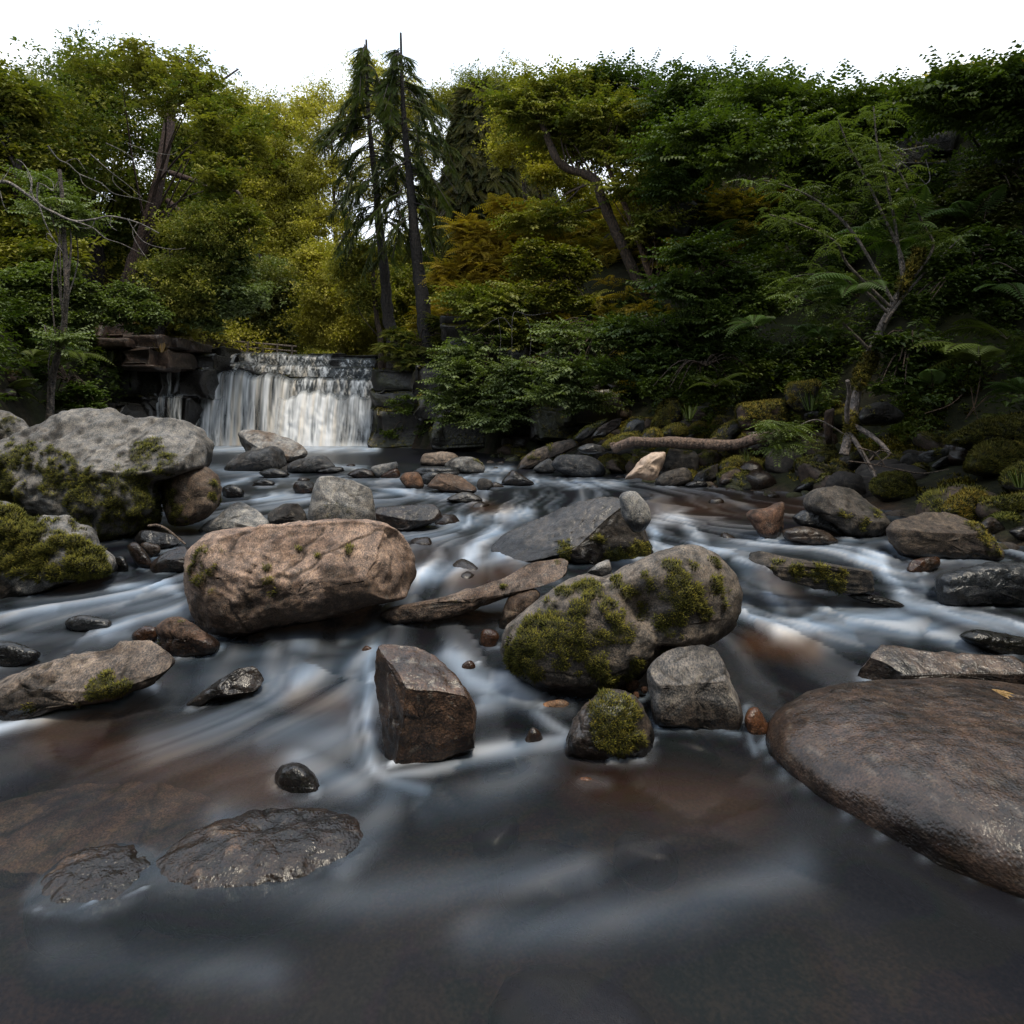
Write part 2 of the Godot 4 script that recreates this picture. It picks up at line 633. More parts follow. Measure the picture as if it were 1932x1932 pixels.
func smooth_ring(o, n, k):
	# n points evenly spaced along a closed outline, k = 0 straight .. 1 curved
	var dense = PackedVector2Array()
	var c = o.size()
	for i in c:
		var p0 = o[(i + c - 1) % c]
		var p1 = o[i]
		var p2 = o[(i + 1) % c]
		var p3 = o[(i + 2) % c]
		for s in 8:
			var t = s / 8.0
			var cr = p1.cubic_interpolate(p2, p0, p3, t)
			dense.append(p1.lerp(p2, t).lerp(cr, k))
	var acc = PackedFloat32Array([0.0])
	for i in dense.size():
		acc.append(acc[i] + dense[i].distance_to(dense[(i + 1) % dense.size()]))
	var out = PackedVector2Array()
	var at_i = 0
	for i in n:
		var want = acc[-1] * i / n
		while acc[at_i + 1] < want:
			at_i += 1
		var seg = maxf(acc[at_i + 1] - acc[at_i], 1e-6)
		out.append(dense[at_i].lerp(dense[(at_i + 1) % dense.size()], (want - acc[at_i]) / seg))
	return out

func ball_index(rings, segs):
	# index list of a closed surface: pole, rings of segs points, pole
	var idx = PackedInt32Array()
	for i in segs:
		idx.append_array([0, 1 + (i + 1) % segs, 1 + i])
	for j in rings - 1:
		var a = 1 + j * segs
		for i in segs:
			var p = a + i
			var q = a + (i + 1) % segs
			idx.append_array([p, q, q + segs, p, q + segs, p + segs])
	var last = 1 + rings * segs
	var b = 1 + (rings - 1) * segs
	for i in segs:
		idx.append_array([b + i, b + (i + 1) % segs, last])
	return idx

func on_face(pos, center, ox, oy):
	# the point of the stone's near face that lies on a sight line
	var want = Vector2((ox * K - 512) / F, -(oy * K - HZ) / F)
	var best = pos[0]
	var bd = 1e9
	var away = (center - Vector3(0, EYE, 0)).normalized()
	for p in pos:
		var pp = p + center - Vector3(0, EYE, 0)
		var dd = Vector2(pp.x / -pp.z, pp.y / -pp.z).distance_to(want) + maxf(0, p.dot(away)) * 0.05
		if dd < bd:
			bd = dd
			best = p
	return best

func finish_rock(pos, idx, opt, center, sd):
	# displacement, colour, wet foot and moss mask; returns [mesh, moss spots]
	var size = 0.0
	for p in pos:
		size = maxf(size, p.length())
	var cuts = []
	for c in opt.get("cuts", []):
		cuts.append([Vector3(c[0], c[1], c[2]).normalized(), c[3]])
	var rr = RandomNumberGenerator.new()
	rr.seed = sd * 7919 + 13
	for i in opt.get("ang", 0):
		var v = Vector3(rr.randf_range(-1, 1), rr.randf_range(-0.4, 1.0), rr.randf_range(0.15, 1.0)).normalized()
		cuts.append([v, rr.randf_range(0.62, 0.86)])
	for c in cuts:
		var far = 0.0
		for p in pos:
			far = maxf(far, p.dot(c[0]))
		var lim = far * c[1]
		for i in pos.size():
			var wob = nzf.get_noise_3dv(pos[i] / size * 1.3 + Vector3(sd, far, c[1])) * 0.07
			var over = pos[i].dot(c[0]) - lim * (1.0 + wob)
			if over > 0:
				var soft = 0.06 * far
				pos[i] -= c[0] * over * 0.92 * smoothstep(0.0, soft, over)
	var amp = opt.get("n", 0.05) * size
	var off = Vector3(sd * 3.7, sd * 1.3, sd * 2.1)
	var strata = opt.get("strata", 0.0)
	var tilt = opt.get("tilt", 0.1)
	for i in pos.size():
		var p = pos[i]
		var q = p / size
		var r = p.normalized()
		var a = nz.get_noise_3dv(q * 1.7 + off) * amp + nzf.get_noise_3dv(q * 4.5 + off) * amp * 0.42 + nzf.get_noise_3dv(q * 11.0 + off) * amp * 0.16 + nzf.get_noise_3dv(p * 14.0 + off) * 0.006
		if strata > 0:
			a += strata * size * 0.03 * nzs.get_noise_2d((p.y + p.x * tilt) * 16.0 / maxf(size, 0.3), sd)
		pos[i] = p + r * a
	for g in opt.get("groove", []):
		var sc = K / F * -center.z
		var ga = on_face(pos, center, g[0], g[1])
		var gb = on_face(pos, center, g[2], g[3])
		opt.groove_world = opt.get("groove_world", []) + [[ga, gb, g[4] * sc, g[5]]]
	for g in opt.get("groove_world", []):
		for i in pos.size():
			var q = Geometry3D.get_closest_point_to_segment(pos[i], g[0], g[1])
			var k = exp(-pow(pos[i].distance_to(q) / g[2], 2))
			pos[i] *= 1.0 - g[3] * k
	var cracks = []
	for i in opt.get("cracks", 0):
		var v = Vector3(rr.randf_range(-1, 1), rr.randf_range(-0.6, 1.0), rr.randf_range(-0.5, 0.5)).normalized()
		cracks.append([v, rr.randf_range(-0.45, 0.45) * size, rr.randf_range(0, 50.0)])
	var crack_at = PackedFloat32Array()
	crack_at.resize(pos.size())
	if cracks.size():
		var cw = maxf(0.007, size * 0.014)
		for i in pos.size():
			var p = pos[i]
			var best = 0.0
			for c in cracks:
				var q = absf(p.dot(c[0]) - c[1] + nzf.get_noise_3dv(p * 3.0 + Vector3(c[2], 0, 0)) * 0.09)
				if q < cw * 1.5 and nzs.get_noise_3dv(p * 1.6 / maxf(size, 0.2) + Vector3(0, c[2], 0)) > -0.05:
					best = maxf(best, 1.0 - q / (cw * 1.5))
			crack_at[i] = best
			if best > 0:
				pos[i] -= p.normalized() * cw * 1.1 * best
	var pits = []
	for b in opt.get("db", []):
		pits.append([on_face(pos, center, b[0], b[1]), b[2] * K / F * -center.z])
	for b in pits:
		for i in pos.size():
			var q = pos[i].distance_to(b[0]) / b[1]
			if q < 1.0:
				pos[i] -= pos[i].normalized() * b[1] * 0.35 * (1.0 - q * q)
	var nor = PackedVector3Array()
	nor.resize(pos.size())
	for k in range(0, idx.size(), 3):
		var a = pos[idx[k]]
		var f = (pos[idx[k + 2]] - a).cross(pos[idx[k + 1]] - a)
		nor[idx[k]] += f
		nor[idx[k + 1]] += f
		nor[idx[k + 2]] += f
	var out = 0.0
	for k in nor.size():
		nor[k] = nor[k].normalized()
		out += nor[k].dot(pos[k])
	if out < 0:
		for k in nor.size():
			nor[k] = -nor[k]
		for k in range(0, idx.size(), 3):
			var t = idx[k + 1]
			idx[k + 1] = idx[k + 2]
			idx[k + 2] = t
	var bw = []
	for b in opt.get("mb", []):
		bw.append([on_face(pos, center, b[0], b[1]), b[2] * K / F * -center.z])
	opt.blobs_world = bw
	var c1 = opt.get("c", Color(0.16, 0.14, 0.125))
	var c2 = opt.get("c2", Color(c1.r * 0.55, c1.g * 0.52, c1.b * 0.5))
	var wet_h = opt.get("wet", 0.10)
	var foot = opt.get("foot", -99.0)
	var m0 = opt.get("moss", 0.0)
	var blobs = opt.get("blobs_world", [])
	var stain = opt.get("stain", 0.0)
	var col = PackedColorArray()
	col.resize(pos.size())
	var mask = PackedFloat32Array()
	mask.resize(pos.size())
	var damp = PackedByteArray()
	damp.resize(pos.size())
	for i in pos.size():
		var p = pos[i]
		var q = p + off
		var t = nz.get_noise_3dv(q * 2.3)
		var t2 = nzf.get_noise_3dv(q * 9.0)
		var c = c1.lerp(c2, clampf(0.42 + t * 1.5 + t2 * 0.6, 0, 1))
		var pit = nzf.get_noise_3dv(q * 5.0 + Vector3(0, 30, 0))
		if pit > 0.34:
			c = c.lerp(Color(c.r * 0.45, c.g * 0.43, c.b * 0.42), smoothstep(0.34, 0.5, pit))
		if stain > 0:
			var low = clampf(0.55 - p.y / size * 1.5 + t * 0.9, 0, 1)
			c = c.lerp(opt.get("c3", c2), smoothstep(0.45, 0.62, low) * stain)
		if nzf.get_noise_3dv(q * 16.0 + Vector3(50, 0, 0)) > 0.42:
			c = c.lerp(Color(0.34, 0.30, 0.26), opt.get("lichen", 0.35))
		if crack_at[i] > 0:
			c = c.lerp(Color(0.03, 0.026, 0.022), crack_at[i] * 0.75)
		for b in pits:
			var qd = p.distance_to(b[0]) / b[1] + t2 * 0.5
			if qd < 1.0:
				c = c.lerp(Color(0.035, 0.032, 0.028), 0.85 * (1.0 - qd * qd))
		var band = nzs.get_noise_2d((p.y + p.x * 0.25 + t * 0.03) * 30.0, sd)
		c = Color(c.r * (1 + 0.16 * band), c.g * (1 + 0.16 * band), c.b * (1 + 0.16 * band))
		var y = p.y + center.y - foot
		var w = wet_h + t * 0.06 + t2 * 0.03
		if y < w or opt.get("allwet", false):
			c = Color(c.r * 0.34, c.g * 0.33, c.b * 0.33)
			damp[i] = 1
		var mm = 0.0
		if m0 > 0 and y > 0.03:
			mm = smoothstep(0.0, 0.35, m0 - 0.62 + nor[i].y * opt.get("mup", 0.35) + t * 0.85 + t2 * 0.35)
		for b in blobs:
			var rd = p.distance_to(b[0]) / b[1]
			if rd < 1.6:
				mm = maxf(mm, smoothstep(0.0, 0.4, 0.70 - rd * 0.75 + t * 1.05 + t2 * 1.1))
		mask[i] = mm
		if mm > 0:
			c = c.lerp(Color(0.060, 0.062, 0.016), mm * 0.85)
		col[i] = c
		if mm > 0 and size > 0.15 and (m0 > 0 or blobs.size()):
			pos[i] = p + nor[i] * mm * (0.008 + 0.012 * t2) * clampf(size * 2.0, 0.5, 1.6)
		if absf(y) < 0.02 and p.dot(center - Vector3(0, EYE, 0)) < 0 and center.z > -12.0 and i % 3 == 0:
			waterline.append(center + p)
	var dry = PackedInt32Array()
	var wet = PackedInt32Array()
	for k in range(0, idx.size(), 3):
		var s = damp[idx[k]] + damp[idx[k + 1]] + damp[idx[k + 2]]
		if s >= 2:
			wet.append_array([idx[k], idx[k + 1], idx[k + 2]])
		else:
			dry.append_array([idx[k], idx[k + 1], idx[k + 2]])
	var me = ArrayMesh.new()
	for part in [[dry, opt.get("mat", M.rock)], [wet, M.wet]]:
		if part[0].size() == 0:
			continue
		var arr = []
		arr.resize(Mesh.ARRAY_MAX)
		arr[Mesh.ARRAY_VERTEX] = pos
		arr[Mesh.ARRAY_NORMAL] = nor
		arr[Mesh.ARRAY_COLOR] = col
		arr[Mesh.ARRAY_INDEX] = part[0]
		me.add_surface_from_arrays(Mesh.PRIMITIVE_TRIANGLES, arr)
		me.surface_set_material(me.get_surface_count() - 1, part[1])
	tri_total += idx.size() / 3
	var spots = []
	if m0 > 0 or blobs.size():
		var dens = 1.35 * opt.get("tuft", 900.0)
		for k in range(0, idx.size(), 3):
			var mm = (mask[idx[k]] + mask[idx[k + 1]] + mask[idx[k + 2]]) / 3.0
			if mm < 0.15:
				continue
			var a = pos[idx[k]]
			var b = pos[idx[k + 1]]
			var c = pos[idx[k + 2]]
			var nn = nor[idx[k]]
			if nn.dot((-(center + a)).normalized() + Vector3(0, EYE, 0) * 0.1) < -0.25 and nn.y < 0.2:
				continue
			var want = (b - a).cross(c - a).length() * 0.5 * dens * mm
			var cnt = int(want) + (1 if rr.randf() < want - int(want) else 0)
			for i in mini(cnt, 40):
				var u = rr.randf()
				var v = rr.randf()
				if u + v > 1:
					u = 1 - u
					v = 1 - v
				spots.append([a + (b - a) * u + (c - a) * v, nn])
	return [me, spots]

func frame_on(n, turn):
	var side = n.cross(Vector3(0.31, 0.17, 0.93)).normalized()
	var b = Basis(side, n, side.cross(n))
	return b * Basis(Vector3.UP, turn)

func add_moss(parent, spots, scale, hue):
	if spots.size() == 0:
		return
	var xf = []
	var cols = []
	for s in spots:
		var k = 1.3 * scale * rng.randf_range(0.55, 1.4)
		var up = (s[1] + Vector3(0, 0.35, 0)).normalized()
		xf.append(Transform3D(frame_on(up, rng.randf() * TAU).scaled(Vector3(k, k, k)), s[0] - s[1] * 0.004))
		var t = rng.randf()
		var c = Color(0.050, 0.062, 0.013).lerp(Color(0.22, 0.215, 0.034), t * t)
		c = c.lerp(Color(0.30, 0.20, 0.03), hue * rng.randf())
		cols.append(c)
	scatter("moss", tuft_mesh(), M.moss, xf, cols, parent)

var tuft_cache = null
func tuft_mesh():
	# a cushion sprig of moss about two centimetres high
	if tuft_cache:
		return tuft_cache
	var st = SurfaceTool.new()
	st.begin(Mesh.PRIMITIVE_TRIANGLES)
	var r = RandomNumberGenerator.new()
	r.seed = 4
	for i in 9:
		var a = TAU * i / 9.0 + r.randf()
		var o = Vector3(cos(a), 0, sin(a))
		var s = Vector3(-o.z, 0, o.x)
		var l = r.randf_range(0.6, 1.1)
		var root = o * r.randf_range(0.0, 0.5)
		var tip = root + o * 0.55 * l + Vector3(0, 0.9 * l, 0)
		var w = 0.16
		st.set_normal((Vector3.UP + o * 0.6).normalized())
		for p in [root - s * w, tip, root + s * w]:
			st.add_vertex(p)
	tuft_cache = st.commit()
	return tuft_cache

func build_stone(called, label, category, outline, opt, sd):
	# a stone whose outline, as the photograph shows it, gets its own distance, size and depth
	var o = V(outline)
	var lo = o[0]
	var up = o[0]
	for p in o:
		lo = lo.min(p)
		up = up.max(p)
	var mid = (lo + up) / 2
	if opt.has("mid"):
		mid = Vector2(opt.mid[0], opt.mid[1])
	var base = opt.get("base", up.y)
	var d0 = opt.get("d", 0.0)
	if d0 == 0.0:
		d0 = hit(mid.x, base)
	var sc = K / F * d0
	var w = (up.x - lo.x) * sc
	var h = (up.y - lo.y) * sc
	var deep = opt.get("th", 1.0) * (w + h) / 4.0
	var dc = d0 + deep * 0.45
	sc = K / F * dc
	var wpx = (up.x - lo.x) * K
	var segs = clampi(int(wpx * 1.0), 22, 210)
	var rings = clampi(int(wpx * 0.7), 12, 124)
	var ring = smooth_ring(o, segs, opt.get("sm", 0.75))
	var center = at(mid.x, mid.y, dc)
	center.y -= opt.get("sink", 0.0) * h
	var foot = surf(center.x, dc - deep * 0.5)
	if opt.has("d"):
		foot = at(mid.x, base, d0).y
	var fwd = (center - Vector3(0, EYE, 0)).normalized()
	var half_h = (up.y - mid.y)
	var e = opt.get("e", 0.8)
	var low = opt.get("low", 0.25) * half_h * sc
	var pos = PackedVector3Array()
	var rim = PackedVector3Array()
	var ext = opt.get("ext", 0.14)
	for p in ring:
		var v = (mid.y - p.y)
		if v < 0:
			v *= 1.0 + ext * smoothstep(0.35, 1.0, -v / half_h)
		rim.append(Vector3((p.x - mid.x) * sc, v * sc, 0))
	var dist = center.distance_to(Vector3(0, EYE, 0))
	for j in rings + 2:
		var ph = -PI / 2 + PI * j / (rings + 1)
		var s = pow(maxf(cos(ph), 0.0), e)
		var t = sg(sin(ph), e) * deep
		var grow = 1.0 + minf(t, 0.0) / dist
		var drop = Vector3(0, -low * (1 - s), 0)
		if j == 0 or j == rings + 1:
			pos.append(fwd * t + drop)
			continue
		var steep = pow(maxf(cos(ph), 0.0), e * opt.get("under", 0.45))
		for p in rim:
			var k = s
			if t < 0 and p.y < 0:
				k = lerpf(s, steep, smoothstep(0.0, 0.5, -p.y / maxf(half_h * sc, 0.01)))
			pos.append((p * k + drop * (1.0 if k == s else 0.3)) * grow + fwd * t)
	opt = opt.duplicate()
	opt.foot = foot
	if wpx > 55 and not opt.has("cracks"):
		opt.cracks = 4
	var res = finish_rock(pos, ball_index(rings, segs), opt, center, sd)
	var node = MeshInstance3D.new()
	node.name = numbered(called)
	node.mesh = res[0]
	add_child(node)
	node.position = center
	tag(node, label, category, opt.get("group", ""))
	named_rocks.append([center, short_name(label)])
	add_moss(node, res[1], opt.get("tufts", 0.016), opt.get("hue", 0.3))
	return node

# ---------- every stone the photograph lets one tell apart ----------
const GREY = Color(0.33, 0.315, 0.30)
const PALE = Color(0.45, 0.43, 0.41)
const PINK = Color(0.33, 0.245, 0.195)
const TAN = Color(0.24, 0.18, 0.14)
const BROWN = Color(0.13, 0.085, 0.062)
const DARK = Color(0.075, 0.068, 0.064)
const SLATE = Color(0.12, 0.125, 0.135)
const RUST = Color(0.22, 0.10, 0.05)
const GREEN = Color(0.05, 0.045, 0.02)

# name, label, category, outline, options
var ROCKS = [
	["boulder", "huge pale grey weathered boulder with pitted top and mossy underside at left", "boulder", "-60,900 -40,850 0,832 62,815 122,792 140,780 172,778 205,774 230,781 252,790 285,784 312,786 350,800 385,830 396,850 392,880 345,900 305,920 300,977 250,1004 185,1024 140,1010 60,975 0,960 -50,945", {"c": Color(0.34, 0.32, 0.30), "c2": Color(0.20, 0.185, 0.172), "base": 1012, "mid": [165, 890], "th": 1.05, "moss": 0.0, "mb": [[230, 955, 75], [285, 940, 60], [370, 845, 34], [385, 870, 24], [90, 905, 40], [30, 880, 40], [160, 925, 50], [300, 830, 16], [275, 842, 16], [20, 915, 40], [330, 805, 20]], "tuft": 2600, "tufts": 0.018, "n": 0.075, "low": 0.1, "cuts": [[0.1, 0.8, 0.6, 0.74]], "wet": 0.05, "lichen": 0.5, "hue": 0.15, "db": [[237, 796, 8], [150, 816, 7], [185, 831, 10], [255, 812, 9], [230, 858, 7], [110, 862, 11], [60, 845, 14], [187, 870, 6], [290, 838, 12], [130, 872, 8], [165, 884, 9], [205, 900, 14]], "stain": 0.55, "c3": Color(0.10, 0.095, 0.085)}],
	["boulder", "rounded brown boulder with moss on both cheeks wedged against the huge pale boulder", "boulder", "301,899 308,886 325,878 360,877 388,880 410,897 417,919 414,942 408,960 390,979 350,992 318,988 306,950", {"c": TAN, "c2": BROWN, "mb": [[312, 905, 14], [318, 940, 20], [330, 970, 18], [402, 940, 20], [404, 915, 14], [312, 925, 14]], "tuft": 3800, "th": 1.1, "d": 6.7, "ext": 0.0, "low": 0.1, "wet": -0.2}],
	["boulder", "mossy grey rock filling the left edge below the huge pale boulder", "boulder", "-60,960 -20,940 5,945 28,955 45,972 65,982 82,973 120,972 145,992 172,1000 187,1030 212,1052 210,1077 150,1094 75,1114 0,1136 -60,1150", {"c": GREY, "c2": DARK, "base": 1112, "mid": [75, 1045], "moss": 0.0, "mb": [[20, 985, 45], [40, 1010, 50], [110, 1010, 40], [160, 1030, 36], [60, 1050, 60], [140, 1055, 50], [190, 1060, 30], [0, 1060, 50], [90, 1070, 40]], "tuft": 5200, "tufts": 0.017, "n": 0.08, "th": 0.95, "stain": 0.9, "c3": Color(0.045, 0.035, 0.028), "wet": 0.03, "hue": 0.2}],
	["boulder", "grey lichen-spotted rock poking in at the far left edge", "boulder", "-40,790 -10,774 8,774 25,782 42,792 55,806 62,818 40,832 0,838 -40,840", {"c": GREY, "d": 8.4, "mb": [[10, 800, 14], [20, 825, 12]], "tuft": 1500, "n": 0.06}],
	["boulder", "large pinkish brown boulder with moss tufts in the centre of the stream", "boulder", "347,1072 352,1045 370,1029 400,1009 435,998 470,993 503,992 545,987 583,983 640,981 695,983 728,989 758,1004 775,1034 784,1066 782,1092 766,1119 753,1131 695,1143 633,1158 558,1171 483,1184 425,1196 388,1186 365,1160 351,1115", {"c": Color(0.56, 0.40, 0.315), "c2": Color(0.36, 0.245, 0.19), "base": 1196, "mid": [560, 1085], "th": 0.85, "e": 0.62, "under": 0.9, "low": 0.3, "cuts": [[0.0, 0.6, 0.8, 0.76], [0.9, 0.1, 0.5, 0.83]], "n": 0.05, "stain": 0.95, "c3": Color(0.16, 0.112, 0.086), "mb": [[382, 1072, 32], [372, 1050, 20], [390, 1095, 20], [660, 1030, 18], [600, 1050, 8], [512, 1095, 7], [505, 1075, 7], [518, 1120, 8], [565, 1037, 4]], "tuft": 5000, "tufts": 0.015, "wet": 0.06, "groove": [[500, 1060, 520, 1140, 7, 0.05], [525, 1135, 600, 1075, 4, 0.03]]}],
	["boulder", "upright smooth grey block standing behind the large pinkish boulder", "boulder", "582,990 585,950 593,914 603,900 623,898 660,906 698,921 705,938 704,990", {"c": PALE, "c2": Color(0.22, 0.20, 0.18), "base": 992, "d": 5.6, "sm": 0.4, "e": 0.6, "th": 0.9, "cuts": [[0.25, 0.55, 0.8, 0.7]], "n": 0.03, "mb": [[640, 957, 3]], "wet": 0.02}],
	["rock", "angular black rock between the grey block and the pale slab", "rock", "505,972 515,962 540,949 563,950 578,969 577,990 510,994", {"c": DARK, "ang": 4, "d": 5.7, "sm": 0.3, "wet": 0.05}],
	["slab", "sloping pale grey slab touching the brown boulder with mossy cheeks", "rock", "374,998 392,984 410,974 430,958 450,947 470,953 493,969 510,988 495,1002 440,1006 385,1006", {"c": PALE, "c2": SLATE, "base": 1004, "th": 1.1, "sm": 0.5, "cuts": [[0.2, 0.8, 0.5, 0.6]], "wet": -0.1}],
	["stone", "small wet stone in the shallows beside the brown boulder with mossy cheeks", "stone", "418,920 430,914 440,914 460,924 457,937 420,938", {"c": DARK, "allwet": true, "ang": 2}],
	["rock", "dark wet flat-topped rock right of the upright grey block", "rock", "703,976 713,959 740,955 770,953 818,952 833,972 830,982 795,994 758,1000 733,994", {"c": BROWN, "c2": DARK, "allwet": true, "th": 0.9, "e": 0.6, "cuts": [[0, 0.8, 0.6, 0.6], [-0.2, 0, 1, 0.8]]}],
	["boulder", "big dark sloping wet boulder rising to a ridge right of centre", "boulder", "928,1034 945,1010 985,987 1016,977 1048,965 1078,954 1121,942 1166,936 1191,952 1212,985 1224,1020 1232,1044 1200,1060 1153,1076 1100,1066 1041,1056 985,1050 940,1048", {"c": Color(0.11, 0.095, 0.085), "c2": Color(0.055, 0.049, 0.046), "mat": "wet", "base": 1052, "mid": [1085, 1010], "th": 0.8, "cuts": [[-0.35, 0.75, 0.55, 0.5], [0.3, 0.1, 0.9, 0.7]], "n": 0.045, "mb": [[1140, 958, 6], [1125, 1012, 8], [1065, 1040, 16], [1200, 1045, 26], [1170, 1055, 24], [1215, 1030, 16]], "tuft": 4200, "tufts": 0.015, "wet": 0.12}],
	["rock", "pale grey rounded rock behind the ridge of the dark sloping boulder", "rock", "1168,938 1178,929 1190,926 1203,930 1223,954 1228,980 1216,1000 1195,1004 1175,975", {"c": PALE, "c2": SLATE, "d": 5.45, "ext": 0.0}],
	["slab", "long thin brown slab slanting across the flow with wet grey rim", "rock", "714,1165 718,1156 745,1144 833,1127 895,1109 958,1087 1003,1060 1061,1052 1068,1066 1063,1088 1040,1094 1016,1101 1000,1115 965,1126 908,1143 860,1160 808,1175 733,1179", {"c": Color(0.27, 0.205, 0.17), "c2": BROWN, "base": 1178, "mid": [890, 1122], "th": 0.42, "sm": 0.3, "e": 0.5, "cuts": [[-0.1, 0.85, 0.5, 0.45]], "ext": 0.02, "wet": 0.05, "lichen": 0.6, "mb": [[852, 1135, 5], [950, 1110, 5], [1050, 1065, 6]], "tuft": 4000, "tufts": 0.012}],
	["stone", "rounded dark brown stone under the upper end of the long slab", "stone", "940,1182 955,1135 966,1124 991,1112 1011,1112 1020,1124 1005,1140 991,1152 970,1178 955,1190", {"c": TAN, "c2": BROWN, "base": 1185, "th": 0.9}],
	["stone", "pale wedge-shaped stone jammed between the slab and the moss-streaked twin boulder", "stone", "1104,1086 1125,1065 1148,1056 1154,1072 1150,1084 1130,1090", {"c": PALE, "c2": TAN, "d": 4.75, "ang": 2}],
	["boulder", "twin-lobed grey boulder streaked with yellow moss right of centre", "boulder", "944,1225 955,1185 966,1172 1000,1143 1028,1122 1078,1093 1106,1082 1136,1081 1178,1067 1210,1055 1241,1042 1286,1028 1321,1030 1356,1049 1381,1077 1395,1105 1401,1127 1391,1169 1370,1200 1330,1222 1270,1235 1216,1262 1153,1291 1086,1303 1016,1288 966,1262", {"c": Color(0.29, 0.245, 0.21), "c2": Color(0.125, 0.102, 0.086), "base": 1301, "mid": [1165, 1165], "th": 0.82, "low": 0.3, "e": 0.7, "n": 0.035, "groove": [[1115, 1082, 1215, 1140, 24, 0.20], [1215, 1140, 1268, 1240, 30, 0.30]], "mb": [[1000, 1215, 42], [1050, 1215, 46], [1040, 1150, 32], [1090, 1190, 44], [1120, 1240, 44], [1110, 1110, 26], [1060, 1120, 20], [1180, 1105, 34], [1225, 1100, 30], [1250, 1120, 26], [1300, 1060, 20], [1345, 1060, 14], [1355, 1100, 24], [1365, 1130, 22], [1280, 1140, 26], [1255, 1200, 20], [1235, 1165, 24], [1250, 1235, 24], [1160, 1280, 26], [1200, 1255, 26], [975, 1245, 30], [1010, 1265, 24], [1180, 1190, 18], [1215, 1085, 26], [1270, 1085, 22], [1330, 1150, 14], [1360, 1150, 14], [1150, 1150, 22], [1140, 1210, 22], [1060, 1260, 22], [1010, 1180, 30], [1090, 1150, 22], [1200, 1135, 16], [1305, 1120, 14]], "tuft": 5600, "tufts": 0.0135, "wet": 0.07, "lichen": 0.6, "hue": 0.25}],
	["boulder", "wet dark brown wedge of rock with ridged top at front centre", "boulder", "706,1225 712,1208 725,1201 783,1209 815,1228 845,1257 875,1295 890,1318 898,1340 895,1407 858,1421 803,1432 740,1447 731,1445 720,1382 713,1330 704,1278", {"c": Color(0.17, 0.105, 0.075), "c2": Color(0.065, 0.042, 0.032), "base": 1436, "mid": [795, 1335], "th": 0.75, "sm": 0.35, "e": 0.55, "mat": "wet", "cuts": [[0.18, 0.9, 0.30, 0.52], [-0.75, 0.1, 0.6, 0.62], [0.12, -0.05, 1.0, 0.72]], "n": 0.03, "wet": 0.1, "lichen": 0.7}],
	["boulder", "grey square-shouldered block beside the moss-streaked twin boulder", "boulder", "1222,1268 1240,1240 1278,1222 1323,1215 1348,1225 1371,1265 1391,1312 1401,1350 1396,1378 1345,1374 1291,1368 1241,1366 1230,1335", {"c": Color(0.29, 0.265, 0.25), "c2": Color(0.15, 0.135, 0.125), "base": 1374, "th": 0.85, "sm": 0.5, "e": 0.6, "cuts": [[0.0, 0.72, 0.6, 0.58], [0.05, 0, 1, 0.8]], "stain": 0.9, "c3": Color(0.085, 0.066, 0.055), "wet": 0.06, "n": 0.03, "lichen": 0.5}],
	["boulder", "small dark cone-shaped rock with moss cap below the twin boulder", "boulder", "1066,1420 1073,1382 1090,1350 1106,1327 1146,1300 1183,1307 1206,1322 1226,1357 1234,1392 1216,1426 1141,1432 1103,1430", {"c": Color(0.16, 0.12, 0.10), "c2": DARK, "base": 1428, "mid": [1148, 1375], "mat": "wet", "th": 0.95, "mb": [[1120, 1335, 14], [1150, 1320, 20], [1185, 1340, 24], [1175, 1375, 22], [1195, 1395, 20], [1140, 1390, 18], [1210, 1385, 14], [1160, 1410, 18]], "tuft": 6500, "tufts": 0.012, "wet": 0.09, "hue": 0.35}],
	["pebble", "largest of the orange pebbles caught between the mossy cone and the grey block", "pebble", "1158,1292 1163,1280 1170,1277 1179,1284 1178,1298 1166,1300", {"c": Color(0.36, 0.18, 0.10), "d": 3.62, "wet": -1.0, "lichen": 0.0}],
	["pebble", "double-knobbed orange pebble beside the largest one by the grey block", "pebble", "1180,1292 1184,1284 1195,1280 1206,1287 1203,1298 1190,1302 1182,1300", {"c": Color(0.38, 0.20, 0.11), "d": 3.58, "wet": -1.0, "lichen": 0.0}],
	["pebble", "tiny round orange pebble lowest in the gap above the mossy cone", "pebble", "1193,1312 1197,1305 1204,1306 1206,1315 1200,1320 1194,1318", {"c": Color(0.30, 0.15, 0.09), "d": 3.5, "wet": -1.0, "lichen": 0.0}],
	["pebble", "small brown pebble touching the left side of the grey block", "pebble", "1210,1300 1214,1295 1221,1297 1221,1306 1214,1308", {"c": Color(0.24, 0.13, 0.09), "d": 3.52, "wet": -1.0, "lichen": 0.0}],
	["slab", "long flat wet slab lying behind the smooth corner boulder", "rock", "1611,1280 1634,1247 1650,1228 1666,1217 1699,1219 1774,1234 1874,1235 1915,1237 1945,1258 1990,1262 2000,1290 1940,1300 1774,1298 1620,1294", {"c": Color(0.19, 0.14, 0.115), "c2": DARK, "base": 1292, "sm": 0.3, "e": 0.55, "th": 0.6, "cuts": [[0, 0.85, 0.5, 0.5], [-0.6, 0.1, 0.8, 0.75]], "mat": "wet"}],
